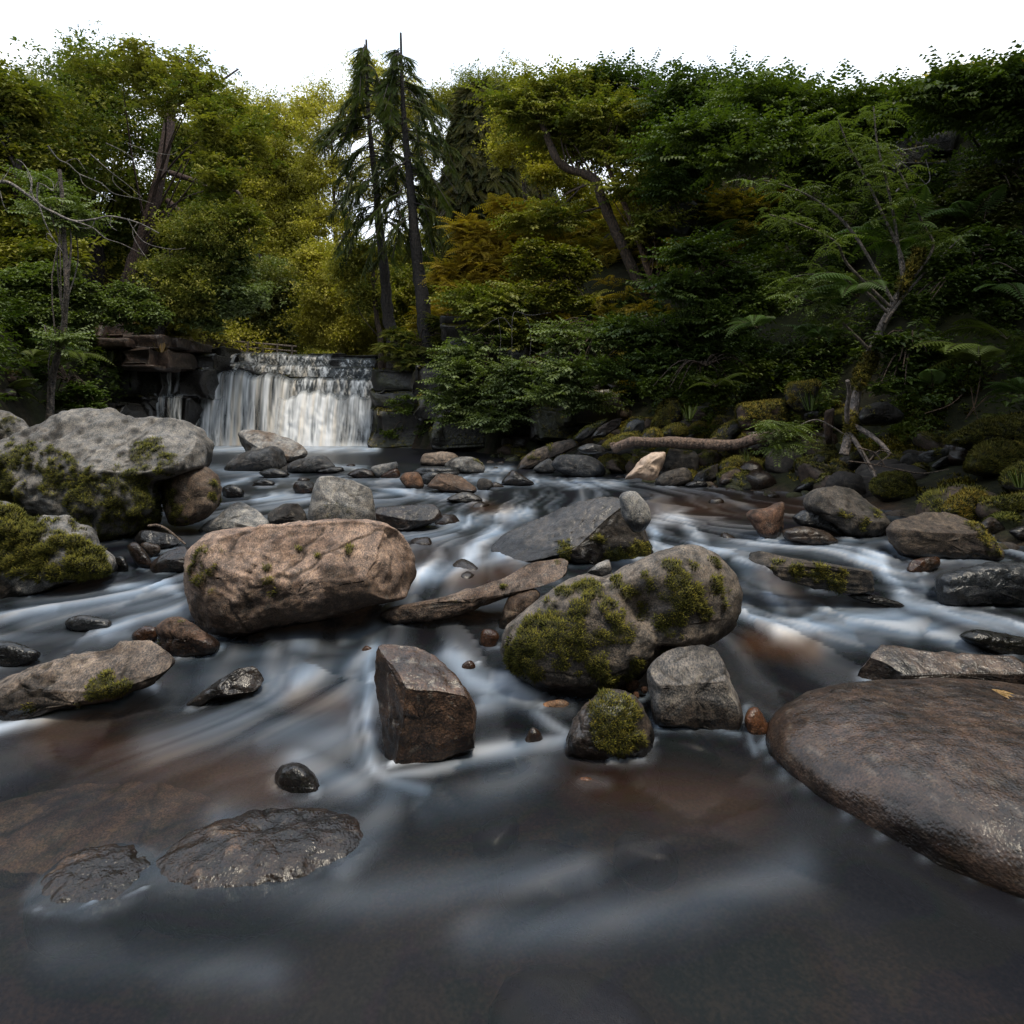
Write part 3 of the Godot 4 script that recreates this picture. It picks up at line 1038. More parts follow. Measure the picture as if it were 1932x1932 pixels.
	["slab", "long low dark slab with mossy face in the right-hand rapids", "rock", "1416,1042 1430,1037 1499,1054 1599,1069 1644,1077 1651,1095 1648,1118 1600,1120 1549,1108 1474,1093 1449,1070", {"c": Color(0.13, 0.105, 0.085), "c2": DARK, "base": 1116, "d": 4.75, "sm": 0.3, "e": 0.5, "th": 0.5, "cuts": [[0, 0.9, 0.4, 0.5], [0, -0.1, 1, 0.7]], "mb": [[1500, 1075, 22], [1540, 1085, 22], [1470, 1062, 16], [1580, 1095, 16]], "tuft": 3000, "tufts": 0.016, "ext": 0.0, "wet": -0.1, "strata": 1.0}],
	["stone", "narrow black wet stone trailing from the end of the low mossy slab", "stone", "1599,1124 1619,1119 1650,1123 1699,1137 1711,1149 1674,1144 1625,1134", {"c": DARK, "allwet": true, "th": 0.5}],
	["slab", "broad flat brown slab with mossy back edge at the right bank", "rock", "1670,1000 1686,982 1720,972 1749,967 1786,967 1820,980 1849,992 1874,1014 1896,1040 1891,1054 1810,1052 1724,1049 1699,1044 1680,1022", {"c": Color(0.16, 0.125, 0.10), "c2": Color(0.09, 0.07, 0.06), "base": 1053, "th": 0.9, "sm": 0.25, "e": 0.5, "cuts": [[0.05, 0.95, 0.3, 0.55]], "mb": [[1830, 985, 22], [1860, 1015, 16], [1790, 972, 16], [1878, 1040, 10]], "tuft": 2200, "tufts": 0.018, "hue": 0.6, "wet": 0.06, "lichen": 0.2}],
	["boulder", "dark boulder with sloping lichen-flecked back at the right bank waterline", "boulder", "1516,950 1522,935 1536,923 1574,917 1604,919 1636,944 1668,970 1682,990 1666,1006 1636,1013 1600,1008 1560,985 1524,965", {"c": Color(0.15, 0.13, 0.115), "c2": Color(0.06, 0.055, 0.05), "base": 1011, "cuts": [[0.3, 0.75, 0.6, 0.6]], "mb": [[1600, 975, 16], [1630, 985, 14], [1660, 975, 12]], "tuft": 1800, "tufts": 0.018, "th": 0.9, "sm": 0.4}],
	["rock", "low rounded wet rock in front of the lichen-flecked bank boulder", "rock", "1476,1002 1496,995 1524,994 1561,1004 1581,1022 1549,1029 1486,1020", {"c": TAN, "c2": BROWN, "allwet": true}],
	["slab", "grey wet slab under the lichen-flecked bank boulder", "rock", "1496,976 1515,962 1545,960 1574,967 1594,995 1594,1010 1560,1000 1505,990", {"c": SLATE, "allwet": true, "sm": 0.3, "th": 0.8}],
	["rock", "brown leaning rock with a thread of water pouring past it", "rock", "1408,972 1416,962 1445,958 1474,946 1489,949 1495,970 1486,994 1464,1015 1444,1018 1426,1000", {"c": Color(0.20, 0.11, 0.075), "c2": BROWN, "sm": 0.4, "ang": 2, "wet": 0.1}],
	["stone", "half-drowned reddish stone below the broad flat slab", "stone", "1711,1072 1721,1057 1745,1052 1769,1050 1774,1067 1749,1081 1715,1082", {"c": RUST, "c2": BROWN, "allwet": true, "ang": 2}],
	["boulder", "blue-black rough wet boulder at the right edge", "boulder", "1761,1095 1770,1083 1786,1077 1830,1068 1874,1062 1932,1062 1985,1068 1995,1110 1980,1145 1932,1142 1850,1141 1774,1140", {"c": Color(0.085, 0.09, 0.10), "c2": Color(0.03, 0.034, 0.04), "mat": "wet", "base": 1139, "wet": 0.1, "e": 0.6, "lichen": 0.1}],
	["rock", "dark weedy rock at the right edge above the corner boulder", "rock", "1811,1200 1822,1191 1849,1189 1890,1196 1932,1204 1970,1222 1950,1240 1880,1234 1830,1214", {"c": Color(0.07, 0.07, 0.055), "allwet": true, "base": 1232}],
	["stone", "dark wet stone lying beneath the curved stick at left", "stone", "255,1018 260,1006 270,999 300,1002 325,1008 345,1018 325,1032 300,1035 265,1028", {"c": DARK, "allwet": true, "ang": 2}],
	["stone", "tilted brown flat stone leaning in the left shallows", "stone", "240,1030 248,1024 260,1025 280,1049 289,1072 262,1066 247,1050", {"c": BROWN, "allwet": true, "sm": 0.5}],
	["stone", "small brown stone behind the tilted flat one", "stone", "265,1028 275,1023 300,1029 303,1042 288,1050 275,1042", {"c": TAN, "allwet": true}],
	["slab", "flat wet slab against the left end of the large pinkish boulder", "rock", "284,1068 300,1049 325,1036 348,1029 360,1050 354,1076 320,1079 287,1080", {"c": BROWN, "c2": DARK, "allwet": true, "base": 1078, "cuts": [[0, 0.9, 0.4, 0.5]]}],
	["stone", "little black stone at the foot of the mossy left rock", "stone", "214,1056 224,1050 235,1052 243,1072 232,1078 217,1075", {"c": DARK, "allwet": true, "ang": 2}],
	["rock", "dark brown humped rock in front of the large pinkish boulder's left end", "rock", "294,1185 305,1172 325,1163 345,1166 362,1175 385,1190 412,1212 405,1230 350,1242 312,1232 300,1210", {"c": Color(0.17, 0.105, 0.08), "c2": BROWN, "wet": 0.12, "mb": [[340, 1172, 6], [300, 1212, 6]], "tuft": 4000, "tufts": 0.012, "base": 1238}],
	["stone", "half-sunken brown stone left of the dark humped rock", "stone", "248,1198 262,1186 275,1181 295,1184 298,1200 285,1212 255,1210", {"c": RUST, "c2": BROWN, "allwet": true}],
	["stone", "drowned stone with a grey back breaking the surface at left", "stone", "122,1176 132,1166 150,1161 175,1162 207,1170 210,1182 180,1190 140,1190", {"c": SLATE, "c2": BROWN, "allwet": true}],
	["rock", "glistening grey rock cut by the left edge above the long low boulder", "rock", "-30,1235 -20,1212 0,1208 37,1215 75,1230 69,1245 37,1256 0,1260 -30,1258", {"c": SLATE, "allwet": true}],
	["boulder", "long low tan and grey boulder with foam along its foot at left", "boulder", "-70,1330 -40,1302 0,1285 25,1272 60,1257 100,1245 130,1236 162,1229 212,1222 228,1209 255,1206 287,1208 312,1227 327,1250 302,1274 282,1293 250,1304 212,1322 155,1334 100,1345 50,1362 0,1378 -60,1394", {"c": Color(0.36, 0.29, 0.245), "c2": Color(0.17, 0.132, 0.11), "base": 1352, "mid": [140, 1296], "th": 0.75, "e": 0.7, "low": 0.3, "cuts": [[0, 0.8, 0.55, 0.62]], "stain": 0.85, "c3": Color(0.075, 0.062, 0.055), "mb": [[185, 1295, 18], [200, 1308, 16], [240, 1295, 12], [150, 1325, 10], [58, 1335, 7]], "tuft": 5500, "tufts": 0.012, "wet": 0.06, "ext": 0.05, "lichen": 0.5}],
	["stone", "glossy wedge of stone breaking the dark water left of centre", "stone", "336,1334 357,1322 400,1292 430,1274 450,1262 475,1258 490,1268 500,1282 483,1303 440,1314 400,1320 355,1340", {"c": Color(0.19, 0.15, 0.13), "c2": DARK, "mat": "wet", "allwet": true, "base": 1322, "sm": 0.3, "ang": 2}],
	["boulder", "egg-shaped black wet stone half wrapped in water at lower left", "boulder", "520,1440 530,1420 558,1414 583,1425 600,1445 610,1468 604,1490 578,1500 545,1486 522,1462", {"c": DARK, "mat": "wet", "allwet": true, "base": 1488, "sink": 0.3, "th": 1.3}],
	["slab", "broad brown slab lying just under the water in the lower left corner", "rock", "-60,1560 40,1510 110,1476 200,1461 290,1458 350,1476 400,1500 420,1560 360,1660 150,1720 -60,1700", {"c": Color(0.42, 0.25, 0.15), "c2": Color(0.20, 0.12, 0.08), "mat": "rock", "wet": -9.0, "sunk": true, "d": 2.7, "th": 1.1, "low": 0.5, "sink": -0.06, "cuts": [[0, 1.0, 0.12, 0.22]]}],
	["stone", "orange sunken stone right of the grey square-shouldered block", "stone", "1404,1330 1415,1312 1432,1312 1444,1335 1455,1365 1448,1380 1425,1382 1410,1360", {"c": Color(0.55, 0.26, 0.14), "allwet": true, "sunk": true, "sink": 0.35}],
	["stone", "orange sunken stone below the left lobe of the twin boulder", "stone", "1015,1325 1035,1316 1060,1312 1074,1320 1068,1332 1040,1336", {"c": Color(0.46, 0.24, 0.13), "c2": TAN, "wet": -1.0, "sink": 0.3}],
	["stone", "dark drowned stone in the white water right of the wedge", "stone", "985,1400 992,1372 1005,1352 1020,1362 1026,1390 1015,1402", {"c": BROWN, "allwet": true, "sink": 0.4}],
	["stone", "small drowned stone beside the wedge's right flank", "stone", "870,1255 872,1240 885,1230 897,1238 895,1258 880,1264", {"c": RUST, "allwet": true, "sink": 0.45}],
	["stone", "reddish stone peeping out under the left lobe of the twin boulder", "stone", "905,1205 910,1182 925,1178 942,1190 935,1212 918,1220", {"c": RUST, "c2": BROWN, "allwet": true, "sink": 0.2}],
	["stone", "orange stone under the surface below the mossy cone", "stone", "1085,1466 1100,1456 1130,1462 1145,1472 1110,1476", {"c": Color(0.60, 0.27, 0.13), "allwet": true, "sunk": true, "sink": 0.5}],
	["stone", "small orange stone under the thin veil above the wedge", "stone", "678,1222 690,1208 702,1214 700,1226 686,1230", {"c": Color(0.60, 0.30, 0.16), "allwet": true, "sunk": true, "sink": 0.45}],
	["rock", "pale pointed rock standing in front of the waterfall pool", "rock", "449,820 456,812 483,811 508,815 530,822 553,830 570,842 579,852 575,862 545,872 500,868 470,858 460,845", {"c": PALE, "c2": TAN, "base": 872, "sm": 0.4, "cuts": [[0.2, 0.7, 0.6, 0.65]], "wet": 0.03}],
	["rock", "dark cracked rock in front of the pale pointed one", "rock", "425,889 427,877 445,860 470,850 490,848 515,841 538,852 546,875 515,886 480,890", {"c": DARK, "c2": SLATE, "base": 888, "ang": 2}],
	["rock", "low grey humped rock right of the dark cracked one", "rock", "542,888 545,876 565,866 583,862 613,860 626,872 632,882 605,891 560,893", {"c": SLATE, "c2": DARK, "base": 892}],
	["stone", "flat glistening stone at the tail of the low grey hump", "stone", "596,886 615,882 643,881 649,889 620,893 598,892", {"c": DARK, "allwet": true}],
	["stone", "dark wet stone with white glint left of the grey hump", "stone", "488,892 505,885 520,883 540,890 545,898 508,902", {"c": DARK, "allwet": true}],
	["rock", "tilted grey slab stone standing in the middle stream", "rock", "699,884 705,879 748,871 752,882 735,892 712,901 703,893", {"c": GREY, "c2": SLATE, "sm": 0.2, "e": 0.5, "wet": 0.04}],
	["stone", "rusty brown stone propping up the tilted grey slab stone", "stone", "718,901 730,890 748,883 755,892 752,902", {"c": RUST, "c2": BROWN, "allwet": true}],
	["stone", "stone draped in smooth water left of the tilted slab stone", "stone", "655,896 668,887 685,883 703,890 708,898 680,902", {"c": BROWN, "allwet": true}],
	["rock", "flat-topped pale tan rock at the lower end of the pool", "rock", "793,874 796,862 803,856 833,852 856,855 866,865 858,876 815,879", {"c": Color(0.40, 0.31, 0.25), "c2": TAN, "base": 878, "wet": 0.02}],
	["rock", "grey round rock with mossy right end at the lower end of the pool", "rock", "838,878 845,870 862,863 888,862 908,872 916,886 905,893 870,891 848,884", {"c": GREY, "c2": DARK, "mb": [[905, 874, 9]], "tuft": 900, "tufts": 0.025, "wet": 0.05}],
	["slab", "low flat wet slab in front of the pale tan rock", "rock", "780,890 795,881 830,880 858,882 867,895 830,900 795,899", {"c": SLATE, "allwet": true}],
	["rock", "rusty veined rock at the left of the mid-stream cluster", "rock", "754,903 763,892 788,890 796,903 800,919 783,922 765,918", {"c": Color(0.24, 0.13, 0.08), "c2": BROWN, "wet": 0.05, "sm": 0.4}],
	["rock", "sloping brown rock largest of the mid-stream cluster", "rock", "806,918 815,904 828,894 850,894 868,898 895,917 899,926 870,930 840,927", {"c": Color(0.19, 0.125, 0.09), "c2": BROWN, "sm": 0.3, "cuts": [[0.3, 0.8, 0.5, 0.6]], "wet": 0.05}],
	["stone", "smooth grey stone tucked between the two brown mid-stream rocks", "stone", "793,905 798,895 815,889 830,893 815,908 803,914", {"c": SLATE, "allwet": true}],
	["stone", "nearly black round stone right of the mid-stream cluster", "stone", "899,916 903,905 912,902 926,907 931,918 915,926 903,925", {"c": DARK, "wet": 0.05}],
	["stone", "pale scalloped stone nearly awash below the mid-stream cluster", "stone", "843,943 855,934 872,929 890,930 911,943 880,948", {"c": GREY, "allwet": true}],
	["stone", "dark stone left of the upright grey block's top", "stone", "552,918 560,909 580,908 592,909 594,925 575,932 558,930", {"c": RUST, "c2": DARK, "allwet": true, "ang": 2}],
	["stone", "small dark stone in the left shallows below the cracked rock", "stone", "478,910 495,904 512,907 520,913 500,917 482,916", {"c": DARK, "allwet": true}],
	["rock", "flat dark rock with water sliding off it at mid right", "rock", "946,912 955,897 968,887 990,900 1008,912 980,916", {"c": SLATE, "c2": BROWN, "allwet": true}],
	["boulder", "smooth dark oval boulder at the right bank's water edge", "boulder", "1040,876 1048,864 1062,858 1106,859 1128,868 1140,880 1142,894 1118,901 1078,898 1050,888", {"c": SLATE, "c2": Color(0.05, 0.052, 0.058), "base": 900, "wet": 0.0, "n": 0.02}],
	["slab", "long reddish grey slab slanting up to the right behind the dark oval boulder", "rock", "972,886 985,868 1003,852 1036,838 1078,829 1091,840 1066,855 1028,866 1003,882", {"c": Color(0.20, 0.155, 0.125), "c2": DARK, "base": 884, "sm": 0.25, "e": 0.5, "mb": [[1000, 862, 10], [1040, 842, 8]], "tuft": 900, "tufts": 0.025, "th": 0.7}],
	["stone", "grey stone in the angle between slanting slab and oval boulder", "stone", "1005,886 1018,874 1036,865 1046,876 1046,890 1025,893", {"c": SLATE, "wet": 0.05}],
	["slab", "dark ledge-like slab behind the oval boulder", "rock", "1083,858 1090,851 1140,853 1218,845 1222,857 1185,868 1146,878 1110,870", {"c": DARK, "sm": 0.2, "e": 0.45, "base": 876, "th": 0.6, "mb": [[1110, 854, 8]], "tuft": 900, "tufts": 0.025}],
	["stone", "grey flat stone on top of the dark ledge-like slab", "stone", "1088,847 1100,840 1116,837 1136,842 1141,852 1105,855", {"c": SLATE, "ang": 1, "d": 10.6}],
	["rock", "square dark block with pale flat top beside the beige foam mound", "rock", "1252,878 1258,858 1263,846 1290,848 1313,851 1319,868 1316,893 1280,895 1258,890", {"c": Color(0.17, 0.15, 0.13), "c2": DARK, "base": 893, "sm": 0.2, "e": 0.42, "cuts": [[0, 0.9, 0.35, 0.62]], "mb": [[1295, 851, 6]], "tuft": 900, "tufts": 0.022}],
	["rock", "rounded grey rock in front of the beige foam mound", "rock", "1236,914 1242,900 1252,891 1275,885 1293,881 1305,893 1303,908 1270,917", {"c": Color(0.19, 0.16, 0.14), "c2": DARK, "wet": 0.03}],
	["rock", "dark wedge leaning right of the rounded grey bank rock", "rock", "1305,908 1315,893 1340,880 1357,874 1359,892 1340,910 1322,914", {"c": DARK, "sm": 0.2, "ang": 3, "mb": [[1335, 884, 9]], "tuft": 1000, "tufts": 0.02}],
	["rock", "smooth brown half-dome at the right bank's water edge", "rock", "1356,912 1364,895 1380,886 1395,885 1411,897 1422,914 1390,918", {"c": Color(0.17, 0.13, 0.11), "c2": BROWN, "mb": [[1368, 893, 5]], "tuft": 900, "tufts": 0.022}],
	["stone", "low flat stone awash between the dark wedge and the half-dome", "stone", "1292,916 1305,908 1325,907 1336,915 1310,920", {"c": SLATE, "allwet": true}],
	["rock", "dark rock under a broad cushion of moss near the smooth half-dome", "rock", "1357,882 1368,870 1385,863 1416,864 1447,877 1443,892 1400,896 1365,892", {"c": DARK, "moss": 0.85, "tuft": 1600, "tufts": 0.024, "base": 894, "hue": 0.4}],
	["rock", "tall rock hooded in golden moss above the fallen log", "rock", "1229,808 1238,785 1248,762 1262,753 1275,753 1287,766 1282,792 1262,806", {"c": DARK, "moss": 0.9, "tuft": 1500, "tufts": 0.028, "hue": 0.7, "d": 11.9}],
	["rock", "leaning rock with mossy right face left of the tall moss-hooded rock", "rock", "1172,818 1185,798 1213,786 1216,805 1208,822 1185,826", {"c": SLATE, "moss": 0.65, "tuft": 1300, "tufts": 0.028, "hue": 0.6, "d": 11.7, "ang": 2}],
	["rock", "long low mossy rock above the left end of the fallen log", "rock", "1136,845 1150,830 1175,820 1203,816 1210,830 1180,840 1155,848", {"c": DARK, "moss": 0.85, "tuft": 1300, "tufts": 0.026, "hue": 0.55, "d": 11.4}],
	["rock", "slanting mossy rock above the middle of the fallen log", "rock", "1336,840 1345,822 1358,808 1380,797 1401,791 1408,803 1390,822 1375,838 1350,845", {"c": DARK, "moss": 0.8, "tuft": 1300, "tufts": 0.026, "hue": 0.6, "d": 11.2}],
	["boulder", "big block with thick moss lid at the foot of the fern bank", "boulder", "1390,775 1400,764 1449,758 1484,758 1488,790 1480,806 1430,810 1398,806", {"c": BROWN, "c2": DARK, "moss": 0.75, "mup": 0.9, "tuft": 1300, "tufts": 0.028, "hue": 0.7, "d": 10.9, "e": 0.5}],
	["rock", "dark square rock with flat mossy cap right of the moss-lidded block", "rock", "1481,746 1489,726 1520,721 1545,722 1540,750 1530,772 1508,778 1490,768", {"c": DARK, "moss": 0.6, "mup": 0.9, "tuft": 1300, "tufts": 0.026, "hue": 0.7, "d": 10.8, "e": 0.5}],
	["rock", "small mossy rock in front of the tall moss-hooded rock", "rock", "1246,822 1255,808 1272,800 1292,803 1296,818 1275,826", {"c": DARK, "moss": 0.85, "tuft": 1400, "tufts": 0.026, "hue": 0.5, "d": 11.3}],
	["rock", "cluster rock with brown moss between log and leaning rock", "rock", "1206,838 1215,818 1232,808 1250,818 1246,838 1225,842", {"c": DARK, "moss": 0.7, "tuft": 1300, "tufts": 0.026, "hue": 0.8, "d": 11.2}],
	["rock", "mossy-backed dark rock lying left of the birch foot", "rock", "1499,884 1504,869 1530,860 1574,852 1581,863 1572,880 1530,893 1508,892", {"c": DARK, "moss": 0.75, "tuft": 1500, "tufts": 0.024, "base": 892, "hue": 0.4}],
	["rock", "dark rock between the legs of the birch", "rock", "1573,888 1580,868 1595,856 1619,850 1627,866 1615,886 1590,893", {"c": DARK, "moss": 0.35, "tuft": 1300, "tufts": 0.024, "base": 890}],
	["rock", "pointed rock with a mossy right half at the bank's water edge", "rock", "1497,924 1515,910 1531,901 1569,888 1589,898 1593,916 1560,921 1525,926", {"c": DARK, "moss": 0.65, "tuft": 1700, "tufts": 0.021, "base": 922, "hue": 0.6}],
	["boulder", "round cushion of golden moss over a bank rock", "boulder", "1642,920 1650,905 1669,894 1704,891 1722,905 1730,935 1700,948 1668,944 1648,934", {"c": DARK, "moss": 1.0, "tuft": 2200, "tufts": 0.022, "base": 944, "hue": 0.35}],
	["boulder", "rock shaggy with orange-brown moss behind the broad flat slab", "boulder", "1774,965 1785,950 1799,937 1831,924 1861,937 1871,967 1850,988 1815,984", {"c": DARK, "moss": 1.0, "tuft": 2200, "tufts": 0.022, "base": 984, "hue": 1.0}],
	["boulder", "large hump of green-gold moss highest at the right edge", "boulder", "1822,885 1828,862 1845,845 1874,831 1911,837 1930,855 1926,882 1890,893 1845,894", {"c": DARK, "moss": 1.0, "tuft": 1900, "tufts": 0.024, "d": 7.9, "hue": 0.45}],
	["boulder", "moss-covered rock cut by the right edge below the large hump", "boulder", "1889,912 1895,893 1910,880 1940,872 1985,880 1990,930 1940,938 1905,928", {"c": DARK, "moss": 1.0, "tuft": 1900, "tufts": 0.023, "d": 7.2, "hue": 0.3}],
	["boulder", "long mossy ledge rock at the right edge under the ferns", "boulder", "1786,835 1810,818 1849,797 1890,790 1960,784 2000,800 1995,830 1930,846 1850,846", {"c": DARK, "moss": 0.9, "tuft": 1500, "tufts": 0.026, "d": 8.4, "hue": 0.4}],
	["rock", "small rock tufted with moss at the right edge above the shaggy rock", "rock", "1871,948 1880,940 1899,937 1926,940 1940,962 1915,976 1885,972", {"c": DARK, "moss": 0.95, "tuft": 1800, "tufts": 0.021, "base": 972, "hue": 0.2}],
	["stone", "pinkish split stone among the rubble right of the birch", "stone", "1669,872 1674,865 1694,861 1703,876 1692,882 1675,880", {"c": PINK, "ang": 2, "sm": 0.2}],
	["rock", "dark upright rock in the hollow above the pinkish split stone", "rock", "1617,790 1628,770 1645,762 1674,758 1704,780 1700,795 1660,800 1630,800", {"c": Color(0.04, 0.036, 0.033), "d": 9.6, "moss": 0.25, "tuft": 700, "tufts": 0.026}],
	["rock", "rubble rock with mossy shoulder right of the pinkish split stone", "rock", "1697,880 1702,860 1724,854 1744,866 1742,884 1715,890", {"c": DARK, "moss": 0.45, "tuft": 1300, "tufts": 0.022, "ang": 2}],
	["slab", "dark slab with bluish top and moss behind it, midway along the rubble", "rock", "1731,862 1745,852 1766,847 1791,845 1790,858 1765,868 1745,872", {"c": SLATE, "ang": 2, "sm": 0.2, "d": 7.9, "mb": [[1770, 848, 9]], "tuft": 1200, "tufts": 0.022}],
	["slab", "thin tilted slab in front of the bluish-topped one", "rock", "1757,878 1775,865 1794,857 1806,866 1785,876 1765,884", {"c": DARK, "ang": 2, "sm": 0.1, "e": 0.5, "th": 0.6}],
	["rock", "dark rock with reddish moss on the right waterline", "rock", "1846,992 1858,980 1872,976 1899,994 1893,1008 1862,1006", {"c": DARK, "c2": BROWN, "moss": 0.3, "tuft": 1000, "tufts": 0.02, "wet": 0.1}],
	["rock", "black rock at the right edge beside the little side rapid", "rock", "1902,1003 1918,994 1940,990 1975,1000 1970,1020 1925,1018", {"c": DARK, "wet": 0.1}],
	["rock", "long flat-backed dark rock below the pointed mossy one", "rock", "1592,917 1604,906 1622,904 1638,910 1640,920 1615,928 1600,927", {"c": SLATE, "allwet": false, "ang": 1}],
	["slab", "dark slanting slab left of the moss rocks above the log", "rock", "1114,824 1130,806 1156,792 1175,788 1168,806 1142,822", {"c": Color(0.09, 0.07, 0.06), "ang": 2, "sm": 0.1, "e": 0.5, "d": 12.3, "strata": 1.0}],
	["slab", "mossy-edged slab slanting down to the water under the hanging shrubs", "rock", "1082,828 1100,810 1121,800 1146,792 1135,806 1116,822 1095,832", {"c": DARK, "moss": 0.55, "tuft": 900, "tufts": 0.028, "d": 12.8, "sm": 0.2, "th": 0.7}],
	["slab", "steep reddish slab below the dark square mossy-capped rock", "rock", "1553,800 1556,775 1575,770 1572,800 1570,835 1558,835", {"c": BROWN, "d": 9.9, "sm": 0.1, "e": 0.5, "th": 0.8}],
]

func build_rocks():
	var sd = 1
	for r in ROCKS:
		var opt = r[4].duplicate()
		var mt = opt.get("mat", "rock")
		opt.mat = M[mt] if typeof(mt) == TYPE_STRING else mt
		build_stone(r[0], r[1], r[2], r[3], opt, sd)
		sd += 1
	build_dome("boulder", "large smooth wet brown boulder filling the lower right corner", "boulder", Vector3(2.43, -0.06, -2.60), Vector3(1.22, 0.29, 0.88), 0.42, 0.60, {"c": Color(0.12, 0.078, 0.058), "c2": Color(0.06, 0.042, 0.033), "mat": M.wet, "n": 0.022, "wet": 0.03, "lichen": 0.3, "cracks": 4}, 601)
	build_dome("slab", "low wet brown slab with water sheeting past it at the bottom left of centre", "rock", Vector3(-0.86, -0.098, -2.36), Vector3(0.36, 0.125, 0.24), -0.35, 0.75, {"c": Color(0.13, 0.085, 0.06), "c2": Color(0.04, 0.032, 0.028), "mat": M.wet, "n": 0.06, "wet": 0.06, "lichen": 0.6, "cracks": 2}, 602)
	build_dome("stone", "low wet stone awash at the bottom edge left of the sheeting slab", "stone", Vector3(-1.36, -0.10, -2.22), Vector3(0.20, 0.105, 0.18), 0.1, 0.7, {"c": Color(0.13, 0.085, 0.062), "c2": Color(0.05, 0.04, 0.034), "mat": M.wet, "n": 0.05, "wet": 0.04}, 603)
	build_foam()

func build_dome(called, label, category, center, rad, skew, e, opt, sd):
	# a broad low stone given by its middle and half-sizes; skew slants it along the stream
	var pos = PackedVector3Array()
	var segs = 150
	var rings = 74
	for j in rings + 2:
		var ph = -PI / 2 + PI * j / (rings + 1)
		if j == 0 or j == rings + 1:
			pos.append(Vector3(0, rad.y * signf(ph), 0))
			continue
		var cp = pow(cos(ph), e)
		for s in segs:
			var th = TAU * s / segs
			var p = Vector3(sg(cos(th), 0.85) * cp * rad.x, sg(sin(ph), e) * rad.y, sg(sin(th), 0.85) * cp * rad.z)
			p.x += skew * p.z
			p.y += 0.05 * rad.y * nzs.get_noise_2d(p.x * 2.0, p.z * 2.0 + sd)
			pos.append(p)
	opt.foot = water_level(-center.z)
	var res = finish_rock(pos, ball_index(rings, segs), opt, center, sd)
	var node = MeshInstance3D.new()
	node.name = numbered(called)
	node.mesh = res[0]
	add_child(node)
	node.position = center
	tag(node, label, category)
	named_rocks.append([center, short_name(label)])
	return node

func build_foam():
	# the beige heap of river foam caught against a block on the right bank
	var o = "1180,900 1195,885 1204,872 1215,862 1230,854 1245,853 1257,852 1253,870 1246,886 1238,898 1225,902 1205,898"
	var n = build_stone("river_foam", "heap of beige river foam piled against a dark square block", "foam", o, {"c": Color(0.74, 0.56, 0.43), "c2": Color(0.66, 0.47, 0.34), "mat": M.foam, "wet": -1.0, "lichen": 0.0, "n": 0.10, "d": 8.7, "base": 900}, 500)

var rub_cache = []
func rubble_mesh(k):
	while rub_cache.size() <= k:
		var i = rub_cache.size()
		var r = RandomNumberGenerator.new()
		r.seed = 900 + i
		var pos = PackedVector3Array()
		var segs = 16
		var rings = 9
		for j in rings + 2:
			var ph = -PI / 2 + PI * j / (rings + 1)
			if j == 0 or j == rings + 1:
				pos.append(Vector3(0, 0.32 * signf(ph), 0))
				continue
			for s in segs:
				var th = TAU * s / segs
				pos.append(Vector3(sg(cos(th), 0.8) * pow(cos(ph), 0.7) * 0.5, sg(sin(ph), 0.8) * 0.32, sg(sin(th), 0.8) * pow(cos(ph), 0.7) * 0.4))
		var wet = i % 4 == 3
		var res = finish_rock(pos, ball_index(rings, segs), {"c": [Color(0.10, 0.085, 0.075), Color(0.14, 0.10, 0.08), Color(0.075, 0.075, 0.078), Color(0.13, 0.085, 0.06)][i % 4], "ang": 4, "n": 0.08, "mat": M.rock, "allwet": wet, "foot": -9.0, "moss": [0.95, 0.55, 0.0, 0.0][(i * 7 + 2) % 4], "tuft": 620}, Vector3(0, 0, 0), 900 + i)
		rub_cache.append(res)
	return rub_cache[k]

func build_rubble():
	# loose stones too alike to tell apart, along both water edges and on the bed
	var r = RandomNumberGenerator.new()
	r.seed = 77
	var n = 0
	var tries = 0
	while n < 200 and tries < 8000:
		tries += 1
		var d = r.randf_range(4.5, 17.0)
		var e = r.randf_range(-0.7, 2.9)
		var x = curve(d, EDGE_R) + e
		if absf(x) > d * 0.78 + 0.3:
			continue
		var s = r.randf_range(0.18, 0.70) * (1.0 if e > 0 else 0.5)
		place_rubble(r, x, d, s, "loose stone in the rubble along the foot of the right bank", "loose stones along the right bank")
		n += 1
	for i in 52:
		var d = r.randf_range(5.0, 15.0)
		var x = r.randf_range(-0.62, 0.35) * d
		if in_river(x, d):
			place_rubble(r, x, d, r.randf_range(0.12, 0.3), "small wet stone just breaking the surface of the middle stream", "small stones in the middle stream")
	for i in 24:
		# drowned stones that show brown through the near water
		var d = r.randf_range(1.7, 5.2)
		var x = r.randf_range(-0.8, 0.8) * d
		var k = r.randf_range(0.16, 0.5)
		var o = place_rubble(r, x, d, k, "", "drowned stones under the near water")
		o.position.y = water_level(d) - 0.31 * k - r.randf_range(0.02, 0.10)
	for i in 26:
		var d = r.randf_range(7.5, 17.0)
		var x = curve(d, EDGE_L) - r.randf_range(-1.0, 1.0)
		place_rubble(r, x, d, r.randf_range(0.2, 0.5), "loose stone at the foot of the left bank behind the huge boulder", "loose stones along the left bank")

